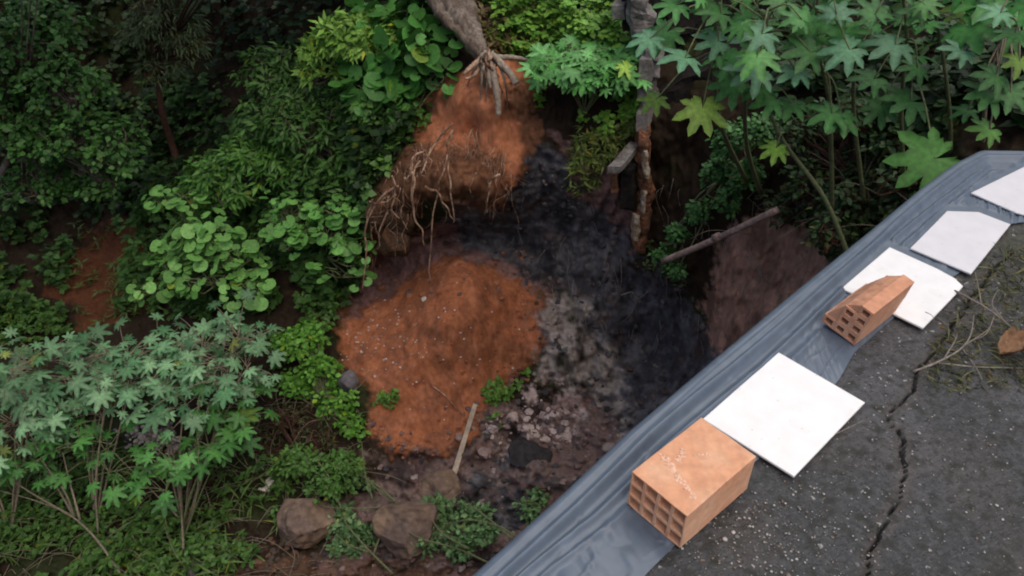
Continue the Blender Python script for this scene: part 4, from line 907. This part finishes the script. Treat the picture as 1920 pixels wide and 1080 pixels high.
castor('castor_plant', 'tall castor plant with grey-green leaves overhanging the ruined wall', g1(1340, 520), R1, .20, (.035, .14, .04), (.07, .165, .065), 12, pet=.35, group=GR, stem_r=.02, stem_mat='stem', jl=(.5, 1.0), explicit=[
    (1262, 12, 4.5, 46, 200, gr_), (1213, 76, 4.5, 46, 215, bl), (1276, 112, 4.4, 62, 205, bl), (1226, 190, 4.5, 40, 225, gr_), (1345, 25, 4.6, 50, 170, gr_), (1316, 212, 4.4, 62, 262, yl), (1340, 78, 4.6, 50, 180, bl), (1370, 160, 4.5, 55, 200, gr_)])
castor('castor_plant', 'castor plant with a long bare leaning stem that reaches the plastic sheet', g1(1560, 420), R2, .20, (.035, .14, .035), (.07, .165, .06), 9, pet=.35, group=GR, stem_r=.017, stem_mat='stem', jl=(.5, 1.0), explicit=[
    (1420, 65, 4.3, 62, 190, bl), (1410, 135, 4.3, 62, 195, bl), (1440, 190, 4.4, 48, 200, gr_), (1512, 98, 4.3, 58, 185, gr_), (1500, 30, 4.4, 52, 120, gr_), (1585, 95, 4.2, 58, 195, bl), (1480, 200, 4.4, 48, 230, gr_), (1553, 215, 4.3, 52, 200, gr_), (1575, 225, 4.3, 50, 250, gr_), (1452, 282, 4.4, 38, 235, (.13, .24, .04)), (1570, 20, 4.3, 48, 80, bl), (1490, 140, 4.3, 48, 240, bl)])
castor('castor_plant', 'castor plant with one big bright green leaf hanging over the sheet corner', g1(1740, 300), R3, .20, (.035, .14, .035), (.07, .165, .06), 9, pet=.35, group=GR, stem_r=.016, stem_mat='stem', jl=(.5, 1.0), explicit=[
    (1670, 85, 4.2, 62, 190, bl), (1700, 192, 4.2, 64, 190, gr_), (1632, 150, 4.3, 50, 200, gr_), (1740, 300, 3.75, 92, 192, br_), (1650, 205, 4.3, 46, 250, gr_), (1640, 20, 4.3, 48, 100, gr_), (1720, 20, 4.3, 44, 170, gr_), (1715, 130, 4.3, 40, 210, gr_)])
castor('castor_plant', 'castor plant in the upper right corner with reddish leaning stem', g1(1860, 250), R4, .20, (.035, .14, .035), (.07, .165, .06), 9, pet=.3, group=GR, stem_r=.015, stem_mat='dry_stem', jl=(.5, 1.0), explicit=[
    (1800, 96, 4.0, 46, 190, bl), (1870, 25, 3.9, 44, 190, bl), (1900, 65, 3.9, 44, 220, gr_), (1862, 145, 3.9, 48, 200, gr_), (1850, 178, 3.9, 56, 215, gr_), (1810, 208, 4.0, 36, 190, gr_), (1850, 245, 3.85, 44, 200, (.10, .23, .06)), (1900, 180, 3.85, 48, 300, gr_), (1910, 120, 3.9, 40, 250, gr_)])
# ivy over the dark wall and the bank
tree('ivy', 'small-leaved dark ivy hanging from the ruined wall towards the pipe', 'vine', (1360, 330), None, None, .02,
     [(1370, 270, 6.3, 30, 20, 40), (1345, 330, 6.4, 22, 18, 45), (1310, 400, 6.5, 17, 14, 30), (1270, 440, 6.55, 16, 12, 28), (1240, 480, 6.55, 15, 12, 22), (1365, 380, 6.2, 16, 12, 50), (1265, 510, 6.4, 16, 10, 18), (1400, 330, 6.1, 22, 16, 40), (1430, 250, 6.0, 45, 30, 30)], 330, 9, 'broad', .048, (.035, .11, .035), (.09, .20, .08), spread=1.5, shell=.3, bark='stem', limbs=False)
tree('thicket', 'tangled dark thicket under the tall castor plants, above the reddish bank', 'thicket', (1600, 330), None, None, .02,
     [(1500, 260, 5.9, 70, 40, 40), (1600, 230, 5.6, 90, 50, 50), (1700, 270, 5.3, 80, 40, 50), (1520, 340, 5.6, 50, 30, 35), (1600, 380, 5.2, 60, 30, 40), (1560, 440, 4.95, 40, 25, 35), (1700, 340, 4.9, 60, 30, 30), (1800, 220, 5.2, 70, 40, 40), (1900, 180, 5.3, 80, 40, 60), (1480, 400, 5.8, 26, 20, 40)], 300, 9, 'ovate', .065, (.022, .05, .02), (.05, .085, .035), spread=1.8, shell=.3, bark='red_bark')

# ------------------------------------------------------------------ broken branches lying at the bottom
def branch(label, paths, leafy, r=.012, size=.062, cA=(.08, .16, .08), cB=(.19, .29, .17), group='broken leafy branches on the pit floor'):
    base = g1(*paths[0][0]); t = thing('broken_branch', base, label, 'branch', group); mb = MB(); lb = LB()
    for p in paths:
        P = curve([g1(x, y, .10 + (l[0] if l else 0)) for x, y, *l in p], 18); mb.tube(P, np.linspace(r, r*.4, 18), 6, wob=.1)
    for (x, y, rp, n) in leafy:
        c = g1(x, y, .14); s_ = ((c-CAM)@FW)/F_PX
        cc = c + rv(n)*np.array([rp, rp*.7, rp*.7])*s_*rng.random((n, 1))**.4
        for q in cc[::5]: mb.tube(curve([c, (c+q)/2+[0, 0, .03], q], 5), np.linspace(.005, .002, 5), 4)
        P = np.repeat(cc, 9, 0); o = unit(rv(len(P)) + np.array([0, 0, .2])); lb.add(leaves(TPL['ovate'], P+o*size*.6, unit(rv(len(P))+[0, 0, 1.0]), o, size*rng.uniform(.6, 1.3, len(P)), cA, cB))
    mb.build('stem', M['stem'], t, smooth=True); lb.build('foliage', t)
branch('broken branch with drooping leaves lying over the large brown boulder', [[(965, 1005, .05), (930, 985, .2), (880, 975, .3), (830, 985, .25)], [(915, 1055, .1), (860, 1030, .25), (790, 1010, .3), (755, 990, .3)], [(960, 1010), (900, 960, .25), (870, 945, .2)], [(880, 1030, .2), (830, 1000, .3), (800, 960, .25)]],
       [(795, 975, 38, 34), (840, 985, 42, 42), (880, 965, 36, 34), (860, 1020, 40, 36), (790, 1015, 34, 26), (905, 1000, 26, 20), (820, 950, 26, 20)])
branch('broken branch with small leaves between the two big boulders', [[(735, 1075, .1), (690, 1030, .2), (655, 990, .25), (640, 965, .2)], [(690, 1035, .2), (650, 1020, .2), (630, 1000, .15)], [(700, 1040, .1), (715, 1000, .2), (730, 975, .2)]], [(645, 990, 30, 26), (660, 1030, 26, 20), (635, 1020, 22, 14), (690, 1000, 16, 10), (640, 960, 22, 14)])
branch('leafy twig at the edge of the plastic sheet above the broken branch', [[(1012, 948, .1), (985, 940, .2), (965, 960, .15)], [(1000, 944), (980, 970, .1)]], [(985, 950, 18, 14), (1000, 965, 12, 8), (1010, 930, 14, 10)])
branch('nearly bare branches lying flat between the boulders', [[(760, 945, .15), (700, 952, .2), (640, 953, .2), (600, 948, .15)], [(740, 940, .15), (700, 905, .25), (660, 885, .2), (640, 875, .1)], [(745, 945, .15), (705, 915, .2), (680, 890, .2)], [(640, 955, .15), (620, 900, .3), (590, 860, .35), (560, 845, .25)], [(700, 940, .2), (685, 890, .3), (678, 830, .3)]], [(650, 890, 22, 12), (690, 900, 16, 6)], r=.011)

# ------------------------------------------------------------------ ground cover
def cover(name, label, regions, per_leafs, tpl, size, cA, cB, tilt=.5, lift=.03, kind='stuff', dirz=.3, cat='ground cover'):
    lb = LB()
    for poly, n in regions:
        xs = [p[0] for p in poly]; ysv = [p[1] for p in poly]; px = rng.uniform(min(xs), max(xs), n*2); py = rng.uniform(min(ysv), max(ysv), n*2); k = inpoly(px, py, poly); px, py = px[k][:n], py[k][:n]
        P = ground(px, py, 0); clump = fbm(P, 2.3, 3, 7); kk = clump > -.25; P = P[kk]; N = gnormal(px, py)[kk]; m = len(P)
        P = P + np.array([0, 0, 1])*(lift*rng.random((m, 1))*(1+2*np.clip(clump[kk], 0, 1))[:, None]) + N*.02
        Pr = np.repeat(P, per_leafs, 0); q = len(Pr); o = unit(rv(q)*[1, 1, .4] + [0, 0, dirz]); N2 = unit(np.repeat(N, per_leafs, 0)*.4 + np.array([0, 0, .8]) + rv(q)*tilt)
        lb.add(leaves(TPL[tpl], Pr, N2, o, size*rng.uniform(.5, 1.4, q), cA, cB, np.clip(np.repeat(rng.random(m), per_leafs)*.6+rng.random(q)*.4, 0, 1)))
    return tag(lb.build(name), label, cat, kind='stuff')
cover('bright_undergrowth', 'bright green undergrowth on the slope behind the leaning tree', [([(890, -80), (1230, -80), (1215, 100), (1190, 240), (1120, 260), (1010, 230), (1000, 140), (930, 95)], 3600)], 5, 'broad', .065, (.08, .20, .035), (.22, .38, .08), lift=.22)
cover('sparse_weeds', 'dry yellowish weeds on the bank below the castor bush left of the wall', [([(1060, 225), (1190, 235), (1185, 280), (1140, 310), (1140, 365), (1060, 360), (1075, 290)], 420), ([(900, 90), (1010, 60), (1010, 110), (950, 110)], 160)], 5, 'lance', .09, (.09, .14, .035), (.19, .21, .08), lift=.12, dirz=.7)
cover('weeds', 'green weeds and vines covering the lower left ground', [([(-60, 860), (250, 880), (480, 860), (560, 900), (520, 980), (480, 1060), (300, 1100), (-60, 1100)], 1700), ([(240, 590), (640, 560), (620, 640), (520, 700), (500, 620)], 500), ([(-60, 540), (120, 560), (140, 640), (-60, 660)], 500)], 5, 'ovate', .062, (.035, .085, .022), (.085, .16, .045), lift=.16)
cover('grass_blades', 'long thin grass among the lower left weeds', [([(-60, 850), (260, 860), (560, 880), (560, 1000), (420, 1100), (-60, 1100)], 420), ([(200, 480), (300, 480), (320, 590), (220, 610)], 70)], 4, 'blade', .20, (.05, .10, .03), (.12, .17, .06), lift=.1, dirz=.9, cat='grass')
cover('mound_weeds', 'small green weeds sprouting at the foot of the orange mound', [([(905, 730), (960, 700), (990, 700), (975, 735), (920, 770)], 120), ([(855, 770), (930, 780), (940, 800), (880, 815), (850, 800)], 150), ([(690, 750), (740, 735), (750, 745), (730, 770)], 40)], 5, 'ovate', .05, (.06, .14, .03), (.12, .22, .05), lift=.06)
cover('dark_undergrowth', 'dark undergrowth filling the shaded forest floor on the left', [([(-400, -420), (900, -420), (860, 60), (640, 200), (620, 560), (300, 420), (120, 430), (100, 560), (-400, 560)], 5200), ([(620, 180), (790, 180), (780, 260), (700, 380), (660, 560), (600, 540)], 600)], 5, 'broad', .10, (.009, .022, .008), (.022, .045, .015), lift=.35)  # deep forest shade is put into these near-black leaf colours
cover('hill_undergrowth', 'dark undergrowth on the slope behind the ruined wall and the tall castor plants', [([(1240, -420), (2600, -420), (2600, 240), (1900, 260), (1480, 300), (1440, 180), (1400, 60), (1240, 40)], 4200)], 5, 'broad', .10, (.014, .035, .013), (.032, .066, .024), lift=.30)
cover('bank_ivy', 'small leaves and dead stalks on the bank between ivy and plastic sheet', [([(1400, 330), (1560, 320), (1720, 300), (1760, 330), (1600, 480), (1560, 500), (1500, 420), (1440, 400)], 800), ([(1200, 470), (1300, 470), (1290, 540), (1210, 520)], 60)], 4, 'ovate', .05, (.03, .055, .022), (.10, .11, .06), lift=.10)
# taller forest behind, mostly above and beyond the picture
for i, (px, py, y, r) in enumerate([(-150, -260, 15, 260), (420, -300, 16, 260), (-700, -100, 13, 300), (1250, -420, 13, 240), (1750, -380, 11, 240)]):
    lab = ['tall dark forest tree behind the dense tree in the upper left corner', 'tall dark forest tree behind the grey-green hanging tree', 'tall forest tree far to the left beyond the picture', 'tall forest tree on the hill behind the ruined wall', 'tall forest tree on the hill behind the tall castor plants'][i]
    base = g1(px, -150 if i != 2 else 250); t = thing('forest_tree', base, lab, 'tree', 'forest trees on the hill behind'); mb = MB(); lb = LB()
    c, rr = lobe(px, py, y, r, r, r*.9); mb.tube(curve([base, (base+c)/2+[.2, 0, 0], c], 10), np.linspace(.16, .08, 10), 8, wob=.1)
    crown(lb, mb, c-np.array([0, 0, .5]), [(c, rr), (c+np.array([rr[0]*.7, .5, -.4]), rr*.7), (c+np.array([-rr[0]*.7, -.3, -.2]), rr*.7)], 300, 12, 'broad', .17, (.018, .045, .014), (.032, .075, .022), spread=1.3)
    mb.build('trunk', M['bark'], t); lb.build('crown', t)

# tangled dead stalks over the lower left ground and the shaded bank
mb = MB()
for k in range(330):
    if k < 210: px, py = rng.uniform(-20, 640), rng.uniform(860, 1085)
    elif k < 270: px, py = rng.uniform(440, 680), rng.uniform(740, 900)
    else: px, py = rng.uniform(1400, 1720), rng.uniform(300, 460)
    if k >= 270 and py > 770 - .22*px + 60: continue
    p = g1(px, py, .05); d = unit(rng.normal(size=3)*[1, .7, .5]+[0, 0, .25]); L_ = rng.uniform(.15, .65)
    q = p + d*L_; mb.tube(curve([p, (p+q)/2+rng.normal(size=3)*.05+[0, 0, .05], q+[0, 0, -.08]], 8), np.linspace(rng.uniform(.003, .006), .002, 8), 4)
tag(mb.build('dead_stalks', M['dry_stem'], smooth=True), 'tangle of thin dead stalks over the weedy ground', 'stalks', kind='stuff')

cover('dry_fronds', 'brown dry leaf litter caught beside the leaning trunk', [([(862, -30), (935, -30), (950, 60), (985, 100), (920, 108), (890, 70)], 260)], 4, 'lance', .12, (.09, .055, .03), (.22, .15, .09), lift=.10, dirz=.1, cat='leaf litter')
mb = MB()
for i in range(240):                                              # clods gathered along the foot of the mound and under the scarp
    if i < 150: f_ = rng.random(); px = np.interp(f_, [0, .4, 1], [690, 800, 990]) + rng.normal(0, 12); py = np.interp(f_, [0, .4, 1], [800, 852, 690]) + rng.normal(0, 12)
    else: px, py = rng.uniform(640, 1000), rng.uniform(470, 560)
    lump(mb, g1(px, py, .0), .010+.035*rng.random()**2, seed=i+7000, sub=2, flat=.7, rough=1, col=[(.27, .11, .055), (.20, .12, .10), (.33, .14, .07), (.12, .08, .075)][i % 4])
tag(mb.build('clods', M['grit'], colored=True), 'crumbled clods of orange and brown soil round the foot of the mound', 'clods', kind='stuff')

cover('slope_undergrowth', 'leafy green undergrowth between the vines on the left slope', [([(270, 380), (700, 380), (690, 520), (600, 620), (500, 640), (440, 600), (230, 600)], 1500), ([(120, 180), (420, 180), (420, 420), (280, 440), (150, 400)], 700), ([(-60, 420), (150, 430), (130, 600), (-60, 620)], 500), ([(430, 300), (700, 280), (690, 400), (430, 420)], 500)], 6, 'broad', .085, (.025, .065, .018), (.07, .14, .045), lift=.30)
cover('low_ferns', 'thin feathery weeds over the dim orange soil on the left', [([(110, 430), (300, 420), (290, 600), (120, 620)], 90)], 6, 'lance', .10, (.04, .07, .02), (.09, .13, .045), lift=.15, dirz=.8)

mb = MB()
bpoly = BLACK[0]
for i in range(800):                                             # charred crumbs and lumps breaking up the burnt face
    px, py = rng.uniform(820, 1400), rng.uniform(300, 800)
    if not (inpoly(np.array(px), np.array(py), bpoly) or inpoly(np.array(px), np.array(py), GREYS[0]) or inpoly(np.array(px), np.array(py), PURPLE[0])): continue
    lump(mb, g1(px, py, .0), .010+.050*rng.random()**3, seed=i+9000, sub=1, flat=.8, rough=1.2, col=[(.055, .055, .062), (.10, .10, .11), (.035, .034, .038), (.14, .115, .11), (.07, .05, .048)][i % 5])
tag(mb.build('charred_crumbs', M['grit'], colored=True), 'charred soil crumbs clinging to the blackened bank', 'crumbs', kind='stuff')
mb = MB()
for i in range(130):                                              # scorched rootlets on the black and reddish banks
    px, py = (rng.uniform(960, 1320), rng.uniform(330, 640)) if i < 80 else (rng.uniform(1340, 1540), rng.uniform(400, 560))
    p = g1(px, py, .02); q = g1(px+rng.normal(0, 14), py+rng.uniform(15, 60), .05)
    mb.tube(curve([p, (p+q)/2+rng.normal(size=3)*.03-FW*.03, q], 7), np.linspace(rng.uniform(.002, .005), .0015, 7), 4)
tag(mb.build('rootlets', M['twig'], smooth=True), 'thin pale rootlets hanging on the burnt and reddish banks', 'roots', kind='stuff')
